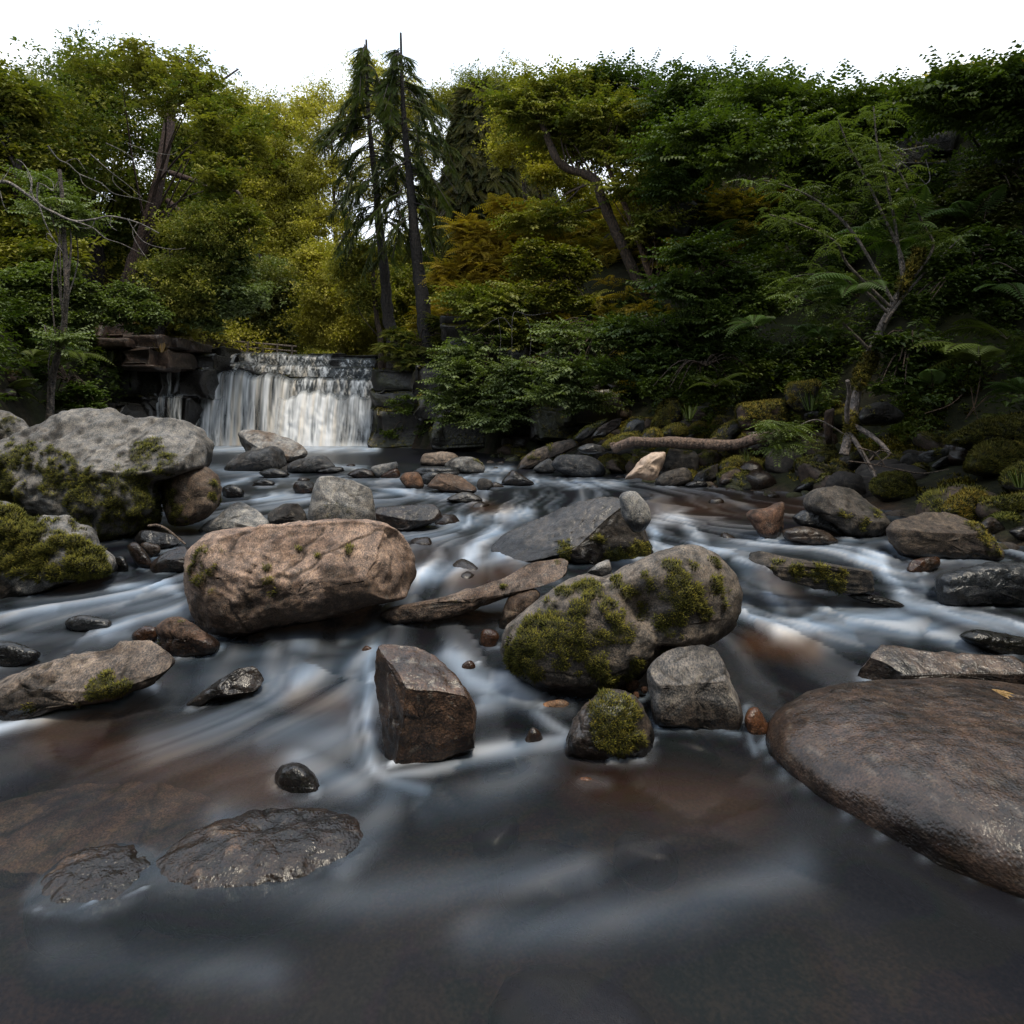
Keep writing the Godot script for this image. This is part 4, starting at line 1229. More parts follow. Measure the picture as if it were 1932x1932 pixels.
func place_rubble(r, x, d, s, label, group):
	var pick = r.randi() % 12
	if not group.ends_with("bank"):
		pick = [1, 3, 4, 5, 7, 8, 9, 11][pick % 8]
		while [0.95, 0.55, 0.0, 0.0][(pick * 7 + 2) % 4] > 0:
			pick = (pick + 1) % 12
	var res = rubble_mesh(pick)
	var o = MeshInstance3D.new()
	o.mesh = res[0]
	o.name = numbered("loose_stone")
	add_child(o)
	var y = surf(x, d)
	if in_river(x, d):
		y -= s * 0.12
	o.position = Vector3(x, y + s * 0.06, -d)
	o.rotation = Vector3(r.randf_range(-0.3, 0.3), r.randf() * TAU, r.randf_range(-0.3, 0.3))
	o.scale = Vector3(s * r.randf_range(0.8, 1.4), s * r.randf_range(0.7, 1.1), s)
	if res[1].size() and not group.begins_with("small") and not group.begins_with("drowned") and not wet_spot(x, d):
		var sp = []
		for q in res[1]:
			if rng.randf() < s * 1.2:
				sp.append([q[0], q[1]])
		add_moss(o, sp, 0.024 / s, rng.randf())
	tag(o, loose_label(o.position, s, pick), "stone", group)
	if group.begins_with("drowned"):
		o.set_meta("label", o.get_meta("label").replace("loose stone", "drowned stone"))
	return o

func wet_spot(x, d):
	return in_river(x, d)

func loose_label(p, s, pick):
	# which stone it lies beside, in words one can find in the picture
	var best = null
	var bd = 1e9
	for q in named_rocks:
		var dd = q[0].distance_to(p)
		if dd < bd:
			bd = dd
			best = q
	var v = p - best[0]
	var side = "right of" if v.x > 0 else "left of"
	if absf(v.z) > absf(v.x):
		side = "in front of" if v.z > 0 else "behind"
	var big = "tiny" if s < 0.18 else ("small" if s < 0.28 else "fist-thick" if s < 0.34 else "broad")
	var words = ("%s %s loose stone %s the %s" % [big, ("mossy " if [0.95, 0.55, 0.0, 0.0][(pick * 7 + 2) % 4] > 0 else "bare ") + ["brown", "tan", "grey", "glossy"][pick % 4], side, best[1]]).split(" ")
	return " ".join(words.slice(0, 16))

var named_rocks = []
func short_name(label):
	var w = label
	for cut in [" with ", " at ", " among ", " beside ", " behind ", " left of ", " right of ", " under ", " below ", " above ", " between ", " near ", " against ", " cut by ", " caught ", " standing ", " lying ", " filling ", " poking ", " tucked ", " touching ", " jammed ", " rising "]:
		var k = w.find(cut)
		if k > 0 and w.substr(0, k).split(" ").size() >= 3:
			w = w.substr(0, k)
	return w

# ---------- ledges ----------
func slab_mesh(size, sd, opt):
	# a block of bedded sandstone with worn edges
	var pos = PackedVector3Array()
	var segs = 28
	var rings = 17
	var e = 0.2
	for j in rings + 2:
		var ph = -PI / 2 + PI * j / (rings + 1)
		if j == 0 or j == rings + 1:
			pos.append(Vector3(0, size.y * 0.5 * signf(ph), 0))
			continue
		var cp = pow(cos(ph), e)
		for s in segs:
			var th = TAU * (s + 0.5) / segs
			pos.append(Vector3(sg(cos(th), e) * cp * size.x * 0.5, sg(sin(ph), e) * size.y * 0.5, sg(sin(th), e) * cp * size.z * 0.5))
	var o = opt.duplicate()
	o["foot"] = -9.0
	o["n"] = 0.0
	# break the straight edges by hand: displacement in proportion to the thin side
	var t = minf(size.y, minf(size.x, size.z))
	var off = Vector3(sd * 2.3, sd, sd * 1.7)
	for i in pos.size():
		var p = pos[i]
		var q = p * 1.6 + off
		var bed = 1.0 + 0.10 * nzs.get_noise_2d(p.y * 9.0, sd * 3.1) * minf(1.0, 0.5 / size.x)
		p = Vector3(p.x * bed, p.y, p.z * (1.0 + 0.12 * nzs.get_noise_2d(p.y * 11.0, sd * 5.3)))
		pos[i] = p + Vector3(nz.get_noise_3dv(q), nz.get_noise_3dv(q + Vector3(9, 0, 0)) * 0.6, nz.get_noise_3dv(q + Vector3(0, 9, 0))) * t * 0.34 + Vector3(nzf.get_noise_3dv(q * 4.0), nzf.get_noise_3dv(q * 4.0 + Vector3(5, 0, 0)), nzf.get_noise_3dv(q * 4.0 + Vector3(0, 5, 0))) * t * 0.10
	return finish_rock(pos, ball_index(rings, segs), o, Vector3.ZERO, sd)

func add_slab(parent, pos, size, turn, sd, opt):
	var res = slab_mesh(size, sd, opt)
	var m = MeshInstance3D.new()
	m.name = "rock_slab"
	m.mesh = res[0]
	parent.add_child(m, true)
	m.position = pos - parent.position
	m.rotation.y = turn
	if res[1].size():
		add_moss(m, res[1], 0.035, 0.5)

func build_ledges():
	var r = RandomNumberGenerator.new()
	r.seed = 5
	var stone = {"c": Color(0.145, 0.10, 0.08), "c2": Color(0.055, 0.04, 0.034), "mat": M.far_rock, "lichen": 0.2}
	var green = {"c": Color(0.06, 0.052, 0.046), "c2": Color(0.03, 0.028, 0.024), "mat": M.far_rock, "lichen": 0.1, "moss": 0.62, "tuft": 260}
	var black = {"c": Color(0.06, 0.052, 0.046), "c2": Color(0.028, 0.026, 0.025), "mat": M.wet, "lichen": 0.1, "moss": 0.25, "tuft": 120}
	# left of the falls: beds of brown sandstone stepping back, each [left, right, top, bottom, distance]
	var t = thing("rock_ledge", "brown bedded sandstone ledge overhanging the left bank beside the waterfall", "rock ledge", Vector3(-12, 0.3, -20.5))
	var beds = [[60, 130, 612, 640, 19.4], [125, 190, 614, 637, 19.6], [185, 250, 606, 632, 19.9], [70, 150, 640, 661, 18.6], [145, 235, 637, 656, 18.8], [228, 300, 632, 656, 19.2], [295, 335, 638, 656, 19.8], [320, 365, 645, 662, 20.6], [150, 240, 656, 690, 19.4], [232, 285, 657, 688, 19.0], [283, 318, 660, 694, 19.5], [228, 290, 688, 697, 18.9], [20, 90, 655, 700, 19.0], [-40, 70, 620, 660, 18.6], [-60, 30, 660, 700, 18.8]]
	for b in beds:
		slab_between(t, b, 1.6, r, stone)
	var t2 = thing("rock_ledge", "dark wet lower beds of the left ledge with trickles running over them", "rock ledge", Vector3(-10.5, 0.3, -21))
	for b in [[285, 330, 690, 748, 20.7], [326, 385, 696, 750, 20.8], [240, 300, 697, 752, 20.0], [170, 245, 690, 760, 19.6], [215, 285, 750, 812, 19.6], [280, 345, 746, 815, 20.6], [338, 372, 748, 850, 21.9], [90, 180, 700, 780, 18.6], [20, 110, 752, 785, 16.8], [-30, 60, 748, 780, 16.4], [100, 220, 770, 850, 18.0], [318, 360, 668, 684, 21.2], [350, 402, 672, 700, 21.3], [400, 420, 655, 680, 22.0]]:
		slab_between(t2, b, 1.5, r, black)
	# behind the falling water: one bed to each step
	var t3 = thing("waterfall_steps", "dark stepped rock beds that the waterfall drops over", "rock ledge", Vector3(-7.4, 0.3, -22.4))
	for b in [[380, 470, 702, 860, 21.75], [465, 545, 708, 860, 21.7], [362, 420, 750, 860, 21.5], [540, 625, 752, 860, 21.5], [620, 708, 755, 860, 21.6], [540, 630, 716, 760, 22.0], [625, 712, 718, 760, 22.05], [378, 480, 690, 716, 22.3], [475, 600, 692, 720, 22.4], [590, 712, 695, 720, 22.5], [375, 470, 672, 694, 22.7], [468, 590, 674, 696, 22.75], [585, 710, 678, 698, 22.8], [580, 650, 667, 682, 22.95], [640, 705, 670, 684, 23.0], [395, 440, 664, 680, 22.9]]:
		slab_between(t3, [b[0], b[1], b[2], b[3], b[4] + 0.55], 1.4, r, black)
	# right of the falls: the dark cliff
	var t4 = thing("cliff", "dark bedded rock face between the waterfall and the hanging shrubs", "cliff", Vector3(-3, 0.3, -21))
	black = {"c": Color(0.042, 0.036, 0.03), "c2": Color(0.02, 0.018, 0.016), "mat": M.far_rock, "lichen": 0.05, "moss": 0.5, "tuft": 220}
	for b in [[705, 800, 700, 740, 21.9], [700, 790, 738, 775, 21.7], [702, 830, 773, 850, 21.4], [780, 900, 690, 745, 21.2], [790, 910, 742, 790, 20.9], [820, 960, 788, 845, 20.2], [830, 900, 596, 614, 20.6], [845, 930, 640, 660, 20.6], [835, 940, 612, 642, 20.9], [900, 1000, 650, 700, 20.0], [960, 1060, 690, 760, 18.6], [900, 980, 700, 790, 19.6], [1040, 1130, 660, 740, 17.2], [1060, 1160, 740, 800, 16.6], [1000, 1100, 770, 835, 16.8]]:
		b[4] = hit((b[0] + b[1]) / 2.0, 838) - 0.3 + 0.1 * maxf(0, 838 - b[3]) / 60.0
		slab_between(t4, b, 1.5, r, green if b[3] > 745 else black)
	var t5 = thing("rock_outcrop", "blocky dark rock outcrop among leaves high on the right bank", "rock outcrop", at(1270, 420, 13.2))
	for b in [[1240, 1320, 385, 425, 0], [1225, 1300, 422, 450, -0.2], [1290, 1350, 418, 455, 0]]:
		b[4] += hit(1280, 440) - 0.5
		slab_between(t5, b, 1.2, r, black)
	var t6 = thing("rock_outcrop", "jutting dark rock outcrop at the top of the right bank above the birch", "rock outcrop", at(1740, 320, 9.6))
	for b in [[1700, 1770, 275, 310, 0], [1690, 1790, 306, 360, -0.1], [1720, 1810, 250, 284, 0.2]]:
		b[4] += hit(1740, 340) - 0.4
		slab_between(t6, b, 1.2, r, black)

func slab_between(parent, b, thick, r, opt):
	var d = b[4]
	var a = at(b[0], b[2], d)
	var c = at(b[1], b[3], d)
	var size = Vector3(c.x - a.x, a.y - c.y, thick)
	var pos = Vector3((a.x + c.x) / 2, (a.y + c.y) / 2, -d - thick / 2)
	add_slab(parent, pos, size * Vector3(1.06, 1.08, 1), r.randf_range(-0.09, 0.09), r.randi() % 500, opt)

# ---------- the waterfall ----------
func sheet(called, parent, x0, x1, top, bottom, d0, throw, dens, sd, slump = 0.0, dip = 0.0):
	# one falling curtain: top and bottom are picture rows at the lip's distance, throw how far it leaps forward
	var nx = maxi(24, int((x1 - x0) * 0.45))
	var ny = 30
	var pos = PackedVector3Array()
	var col = PackedColorArray()
	for j in ny + 1:
		var t = float(j) / ny
		for i in nx + 1:
			var u = float(i) / nx
			var ox = lerpf(x0, x1, u)
			var bow = 0.0
			if slump > 0:
				bow = -0.10 * pow(absf(2 * u - 1), 2.5) + 0.09 * nzf.get_noise_2d(ox * 0.035, sd)
			var short = bottom < 760
			var lip = bow + (nzs.get_noise_2d(ox * 0.03, sd) * 0.11 + nzf.get_noise_2d(ox * 0.07, sd * 3.0) * 0.05) * (0.45 if short else 1.0)
			var a = at(ox, top + dip * u * u, d0)
			var bot = at(ox, bottom, d0)
			var y
			var fwd
			if t < 0.12:
				# water sliding over the lip
				var k = t / 0.12
				y = a.y + lip + 0.04 * (1 - k) - 0.05 * k * k
				fwd = -0.28 * (1 - k)
			else:
				var k = (t - 0.12) / 0.88
				y = lerpf(a.y + lip - 0.05, bot.y, k)
				fwd = throw * sqrt(k)
				if slump > 0:
					fwd += slump * k + 0.05 * nzf.get_noise_2d(ox * 0.05, k * 5.0 + sd) * sin(k * PI)
			var sway = nzs.get_noise_2d(ox * 0.02, sd + t) * 6.0 * t
			var str1 = nz.get_noise_2d((ox + sway) * 0.07 + sd * 13.0, t * 0.8)
			var str2 = nzf.get_noise_2d((ox + sway) * 0.28 + sd * 7.0, t * 1.2)
			var bulge = 0.014 * str1
			pos.append(Vector3(a.x + 0.012 * str2, y, -d0 + fwd + bulge))
			var ew = 0.08 + 0.05 * str1 + (0.08 if slump > 0 else 0.0)
			var edge = smoothstep(0.0, ew, u) * smoothstep(1.0, 1.0 - ew, u)
			var f = clampf(dens + 0.10 + str1 * (0.55 if slump > 0 else 0.75) + str2 * (0.35 if slump > 0 else (0.85 if short else 0.4)), 0, 1) * lerpf(0.55, 1.0, edge)
			if t < 0.14:
				f *= 0.25 + 0.4 * smoothstep(0.05, 0.14, t)
			elif bottom > 830:
				f = lerpf(f, maxf(f, 0.9), smoothstep(0.86, 1.0, t) * 0.9)
			else:
				f *= lerpf(1.0, 0.75, t)
			var white = Color(0.95, 0.95, 0.95).lerp(Color(0.88, 0.74, 0.56), clampf(0.22 - slump + 1.3 * nz.get_noise_2d(ox * 0.05 + 31 + sd, t * 0.3), 0, 1))
			var c = Color(0.10, 0.13, 0.15).lerp(white, f)
			c.a = clampf(0.18 + f * 0.95, 0, 0.97) * lerpf(0.5, 1.0, edge)
			col.append(c)
	var idx = PackedInt32Array()
	for j in ny:
		for i in nx:
			var a = j * (nx + 1) + i
			idx.append_array([a, a + nx + 2, a + nx + 1, a, a + 1, a + nx + 2])
	for i in pos.size():
		pos[i] -= parent.position
	return put(called, grid_mesh(pos, idx, col), M.fall, parent)

func build_waterfall():
	var w = thing("waterfall", "broad white and beige waterfall tumbling over dark rock steps", "waterfall", Vector3(-7.4, 0.3, -21.6))
	sheet("cascade", w, 397, 448, 662, 686, 22.75, 0.25, 0.75, 1, 0.0, 5.0)
	sheet("cascade", w, 452, 562, 665, 689, 22.95, 0.1, 0.34, 2, 0.0, 5.0)
	sheet("cascade", w, 556, 625, 671, 690, 22.85, 0.15, 0.26, 3)
	sheet("cascade", w, 640, 708, 676, 692, 22.8, 0.1, 0.10, 4)
	sheet("cascade", w, 378, 470, 683, 704, 22.5, 0.12, 0.36, 5, 0.0, 2.0)
	sheet("cascade", w, 466, 632, 688, 711, 22.6, 0.14, 0.44, 6, 0.0, 4.0)
	sheet("cascade", w, 625, 708, 695, 715, 22.62, 0.1, 0.12, 7)
	sheet("cascade", w, 392, 554, 701, 843, 21.95, 0.42, 0.56, 8, 0.0, 13.0)
	sheet("cascade", w, 354, 425, 746, 845, 21.7, 0.35, 0.42, 9)
	sheet("cascade", w, 538, 712, 713, 752, 22.1, 0.2, 0.44, 10, 0.0, 4.0)
	sheet("cascade", w, 524, 650, 742, 843, 21.75, 0.22, 0.74, 11, 0.35)
	sheet("cascade", w, 612, 712, 746, 842, 21.8, 0.22, 0.38, 12, 0.3)
	sheet("water_thread", w, 303, 325, 697, 746, 20.6, 0.06, 0.45, 13)
	sheet("water_thread", w, 278, 312, 747, 806, 20.0, 0.06, 0.3, 14)
	sheet("water_thread", w, 316, 344, 747, 810, 20.1, 0.06, 0.34, 15)

func bar(st, a, b, r0, r1, sides = 6, color = Color.WHITE):
	tube(st, PackedVector3Array([a, b]), r0, r1, sides, color)

func tube(st, pts, r0, r1, sides = 6, color = Color.WHITE, knob = 0.0):
	# a tapering round stem through points
	var n = pts.size()
	var base = []
	var side = Vector3.ZERO
	for i in n:
		var dir = (pts[mini(i + 1, n - 1)] - pts[maxi(i - 1, 0)]).normalized()
		if i == 0:
			side = dir.cross(Vector3(0.2, 0.1, 0.97)).normalized()
		else:
			side = (side - dir * side.dot(dir)).normalized()
		var up = dir.cross(side)
		var r = lerpf(r0, r1, float(i) / maxi(n - 1, 1))
		var ring = []
		for s in sides:
			var a = TAU * s / sides
			var v = side * cos(a) + up * sin(a)
			var k = r * (1.0 + knob * nz.get_noise_3dv(pts[i] * 2.0 + v * 0.8))
			ring.append([pts[i] + v * k, v])
		base.append(ring)
	st.set_color(color)
	for i in n - 1:
		for s in sides:
			var t = (s + 1) % sides
			for q in [base[i][s], base[i + 1][t], base[i][t], base[i][s], base[i + 1][s], base[i + 1][t]]:
				st.set_normal(q[1])
				st.add_vertex(q[0])
	for e in [0, n - 1]:
		var nrm = (pts[1] - pts[0]).normalized() * (-1.0 if e == 0 else 1.0)
		if n > 2 and e > 0:
			nrm = (pts[n - 1] - pts[n - 2]).normalized()
		for s in range(1, sides - 1):
			var tri = [base[e][0][0], base[e][s][0], base[e][s + 1][0]] if e == 0 else [base[e][0][0], base[e][s + 1][0], base[e][s][0]]
			for q in tri:
				st.set_normal(nrm)
				st.add_vertex(q)

func begin():
	var st = SurfaceTool.new()
	st.begin(Mesh.PRIMITIVE_TRIANGLES)
	return st

func bend(pts, per = 6):
	# a smooth path through given points
	var out = PackedVector3Array()
	var n = pts.size()
	for i in n - 1:
		var p0 = pts[maxi(i - 1, 0)]
		var p3 = pts[mini(i + 2, n - 1)]
		for k in per:
			out.append(pts[i].cubic_interpolate(pts[i + 1], p0, p3, float(k) / per))
	out.append(pts[n - 1])
	return out

func build_footbridge():
	var d = 27.0
	var c = Color(0.36, 0.30, 0.26)
	var t = thing("footbridge", "low wooden footbridge with post and rail parapet above the falls", "bridge", at(490, 690, d))
	var o = t.position
	var a = at(405, 641, d)
	var b = at(560, 654, d)
	for k in 3:
		var drop = Vector3(0, -0.19 * k, 0)
		var st = begin()
		bar(st, a + drop - o, b + drop - o, 0.04 if k == 0 else 0.032, 0.04 if k == 0 else 0.032, 6, c)
		put("rail", st.commit(), M.wood, t)
	for k in 6:
		var p = a.lerp(b, (k + 0.3) / 5.6)
		var st = begin()
		bar(st, p + Vector3(0, 0.05, 0.05) - o, p + Vector3(0, -0.75, 0.05) - o, 0.04, 0.045, 6, c * 0.8)
		put("post", st.commit(), M.wood, t)
	for k in 16:
		var p = a.lerp(b, (k + 0.5) / 16.0) + Vector3(0, -0.62, -0.5)
		var bm = BoxMesh.new()
		bm.size = Vector3(0.15, 0.05, 1.0)
		var q = put("plank", bm, M.wood, t)
		q.position = p - o
	var st = begin()
	bar(st, a + Vector3(0, -0.74, 0) - o, b + Vector3(0, -0.74, 0) - o, 0.09, 0.09, 6, c * 0.7)
	put("beam", st.commit(), M.wood, t)

# ---------- leaves ----------
func leaf(st, p, dir, nrm, length, width, droop = 0.25):
	# one folded leaf of four faces
	dir = dir.normalized()
	var side = dir.cross(nrm).normalized()
	var up = side.cross(dir).normalized()
	var mid = p + dir * length * 0.45
	var tip = p + dir * length - up * length * droop
	var l = mid + side * width * 0.5 + up * width * 0.16
	var r = mid - side * width * 0.5 + up * width * 0.16
	for t in [[p, l, tip], [p, tip, r]]:
		var n = (t[2] - t[0]).cross(t[1] - t[0]).normalized()
		st.set_normal(n)
		for q in t:
			st.add_vertex(q)

var sprig_cache = {}
func sprig(kind):
	if sprig_cache.has(kind):
		return sprig_cache[kind]
	var st = begin()
	var r = RandomNumberGenerator.new()
	r.seed = hash(kind)
	st.set_color(Color.WHITE)
	if kind == "bramble":
		# layered broad leaves on a short twig, about 0.3 m
		for i in 11:
			var a = i * 2.4 + r.randf()
			var o = Vector3(cos(a), r.randf_range(-0.15, 0.25), sin(a))
			var p = Vector3(0.14 * cos(a * 1.7), r.randf_range(-0.05, 0.08), 0.14 * sin(a * 1.7)) * r.randf_range(0.2, 1.0)
			leaf(st, p, o, Vector3(r.randf_range(-0.4, 0.4), 1, r.randf_range(-0.4, 0.4)), r.randf_range(0.075, 0.12), r.randf_range(0.045, 0.07))
	elif kind == "crown":
		# looser clump for trees further off, about 0.6 m
		for i in 16:
			var o = Vector3(r.randf_range(-1, 1), r.randf_range(-0.5, 0.5), r.randf_range(-1, 1)).normalized()
			var p = Vector3(r.randf_range(-1, 1), r.randf_range(-0.6, 0.6), r.randf_range(-1, 1)) * 0.28
			leaf(st, p, o, Vector3(r.randf_range(-0.6, 0.6), 1, r.randf_range(-0.6, 0.6)), r.randf_range(0.10, 0.17), r.randf_range(0.06, 0.10))
	elif kind == "layer":
		# a flat spray, as of beech or hazel, reaching out along +x
		st.set_color(Color.WHITE)
		for i in 13:
			var x = 0.04 + i * 0.035
			var s = 1.0 if i % 2 == 0 else -1.0
			leaf(st, Vector3(x, r.randf_range(-0.015, 0.015), 0), Vector3(0.55, r.randf_range(-0.25, 0.05), s), Vector3(r.randf_range(-0.2, 0.2), 1, r.randf_range(-0.2, 0.2)), r.randf_range(0.07, 0.11) * (1.2 - 0.04 * i), 0.055)
	elif kind == "rowan":
		# four feathered leaves of paired leaflets
		for k in 4:
			var a = k * 1.6 + r.randf_range(-0.3, 0.3)
			var d = Vector3(cos(a), -0.15, sin(a))
			var s = Vector3(-sin(a), 0, cos(a))
			for i in 7:
				var p = d * (0.04 + i * 0.028) + Vector3(0, -0.004 * i * i * 0.3, 0)
				for sd in [-1, 1]:
					leaf(st, p, s * sd + d * 0.45, Vector3(0, 1, 0), 0.062 - 0.003 * i, 0.02)
			leaf(st, d * 0.24, d, Vector3.UP, 0.055, 0.02)
	elif kind == "needle":
		# a drooping spruce spray, about half a metre
		for i in 22:
			var x = 0.02 + i * 0.024
			for sd in [-1, 1]:
				var l = 0.17 * (1.0 - i / 26.0) * r.randf_range(0.7, 1.1)
				leaf(st, Vector3(x, -0.25 * x * x, 0), Vector3(0.5, r.randf_range(-0.5, -0.1), sd * 0.9), Vector3.UP, l, 0.016)
		leaf(st, Vector3.ZERO, Vector3(1, -0.2, 0), Vector3.UP, 0.58, 0.02)
	elif kind == "grass":
		for i in 34:
			var a = r.randf() * TAU
			var o = Vector3(cos(a), 0, sin(a)) * r.randf_range(0.15, 0.85)
			var h = r.randf_range(0.7, 1.1)
			var s = Vector3(-sin(a), 0, cos(a)) * 0.009
			var p0 = o * 0.15
			var p1 = p0 + o * 0.3 + Vector3(0, 0.6 * h, 0)
			var p2 = p0 + o * 0.95 + Vector3(0, 0.62 * h, 0)
			st.set_normal((Vector3.UP - o * 0.3).normalized())
			for q in [p0 - s, p0 + s, p1 + s, p0 - s, p1 + s, p1 - s, p1 - s, p1 + s, p2]:
				st.add_vertex(q)
	elif kind == "bracken":
		# a fine feathery frond seen from afar
		for k in 5:
			var a = k * 1.26 + r.randf_range(-0.3, 0.3)
			var d = Vector3(cos(a), 0.35, sin(a))
			var s = Vector3(-sin(a), 0, cos(a))
			for i in 9:
				var x = 0.05 + i * 0.05
				var p = d * x + Vector3(0, -0.9 * x * x, 0)
				for sd in [-1, 1]:
					leaf(st, p, s * sd + d * 0.4, Vector3(0, 1, 0), 0.15 * (1.0 - i / 11.0), 0.035)
	sprig_cache[kind] = st.commit()
	return sprig_cache[kind]

func hue_of(a, b, r):
	var t = r.randf()
	var c = a.lerp(b, t)
	var k = r.randf_range(0.75, 1.25)
	return Color(c.r * k, c.g * k, c.b * k)

func spin(r, tilt = 0.5):
	return Basis.from_euler(Vector3(r.randf_range(-tilt, tilt), r.randf() * TAU, r.randf_range(-tilt, tilt)))

const LEAF_GREEN = Color(0.105, 0.140, 0.030)
const LEAF_DEEP = Color(0.046, 0.074, 0.019)
const LEAF_PALE = Color(0.19, 0.23, 0.10)
const LEAF_GOLD = Color(0.50, 0.44, 0.08)
const LEAF_OLIVE = Color(0.27, 0.255, 0.052)
const BARK_DARK = Color(0.055, 0.043, 0.036)
const BARK_GREY = Color(0.20, 0.165, 0.14)
const BARK_BROWN = Color(0.13, 0.088, 0.062)

# a tree: trunk along picture points at a distance, limbs out to its leaf masses, crown of leaf sprays
# blobs: [ox, oy, rx, ry, dd] in overview units, dd metres nearer (-) or further (+) than the trunk
func tree(called, label, pts, d, r0, r1, bark, blobs, kind, count, ca, cb, size = 1.0, group = "", limbs = []):
	var r = RandomNumberGenerator.new()
	r.seed = hash(label)
	var path = []
	var first = V(pts)[0]
	var root = at(first.x, first.y, d)
	var td = d
	if root.y > ground_y(root.x, d) + 0.5:
		# the trunk stands further back, where its foot meets the slope
		td = hit(first.x, first.y)
		if td > d + 7.0:
			td = d + 0.5
		td = maxf(td, d)
		r0 *= td / d
		r1 *= td / d
	for p in V(pts):
		path.append(at(p.x, p.y, td + r.randf_range(-0.1, 0.1)))
	root = path[0]
	var g = ground_y(root.x, -root.z)
	path.insert(0, Vector3(root.x, maxf(g - 0.2, root.y - 1.2), root.z - 0.05))
	var foot = path[0]
	var t = thing(called, label, "tree", foot, group)
	var line = bend(path)
	for i in line.size():
		line[i] -= foot
	var st = begin()
	tube(st, line, r0, r1, 10, bark, 0.25)
	put("trunk", st.commit(), M.bark, t)
	for l in limbs:
		var lp = []
		for p in V(l[0]):
			lp.append(at(p.x, p.y, td + l[3] * lp.size()) - foot)
		st = begin()
		tube(st, bend(lp), l[1], l[2], 6, bark, 0.3)
		put("limb", st.commit(), M.bark, t)
	if blobs.size() == 0:
		return t
	var twigs = begin()
	var xf = []
	var cols = []
	var area = 0.0
	for b in blobs:
		area += b[2] * b[3]
	for b in blobs:
		var bd = d + b[4]
		var c = at(b[0], b[1], bd) - foot
		var sc = K / F * bd
		var rad = Vector3(b[2] * sc, b[3] * sc, minf(b[2], b[3]) * sc)
		# a limb from the nearest point of the trunk
		var from = line[0]
		for q in line:
			if q.distance_to(c) < from.distance_to(c):
				from = q
		var near = from
		var nb = 3
		for k in nb:
			var e = c + Vector3(r.randf_range(-0.6, 0.6) * rad.x, r.randf_range(-0.4, 0.5) * rad.y, r.randf_range(-0.6, 0.6) * rad.z)
			var li = clampi(line.find(near) - r.randi_range(0, line.size() / 2), 1, line.size() - 1)
			from = line[li]
			var m = from.lerp(e, 0.5) + Vector3(r.randf_range(-0.3, 0.3), r.randf_range(0.0, 0.5), r.randf_range(-0.3, 0.3))
			tube(twigs, bend([from, m, e], 3), minf(r0 * 0.2, 0.045), 0.010, 5, bark)
		var n = int(count * b[2] * b[3] / area)
		var clumps = []
		for k in maxi(8, n / 22):
			var v = Vector3(r.randfn(), r.randfn(), r.randfn()).normalized() * pow(r.randf(), 0.45)
			clumps.append([c + v * rad, r.randf_range(0.5, 1.25), r.randf()])
		for i in n:
			var cl = clumps[r.randi() % clumps.size()]
			var spread = 0.30 * (rad.x + rad.y) * 0.5 * cl[1]
			var p = cl[0] + Vector3(r.randfn() * spread, r.randfn() * spread * 0.55, r.randfn() * spread)
			var k = size * r.randf_range(0.6, 1.3)
			var ba = spin(r, 0.5)
			xf.append(Transform3D(ba.scaled(Vector3(k, k, k)), p))
			cols.append(hue_of(ca, cb, r).lerp(ca, 0.0) if cl[2] < 0.7 else hue_of(cb, cb, r))
	put("branches", twigs.commit(), M.bark, t)
	scatter("crown", sprig(kind), M.leaf, xf, cols, t)
	return t

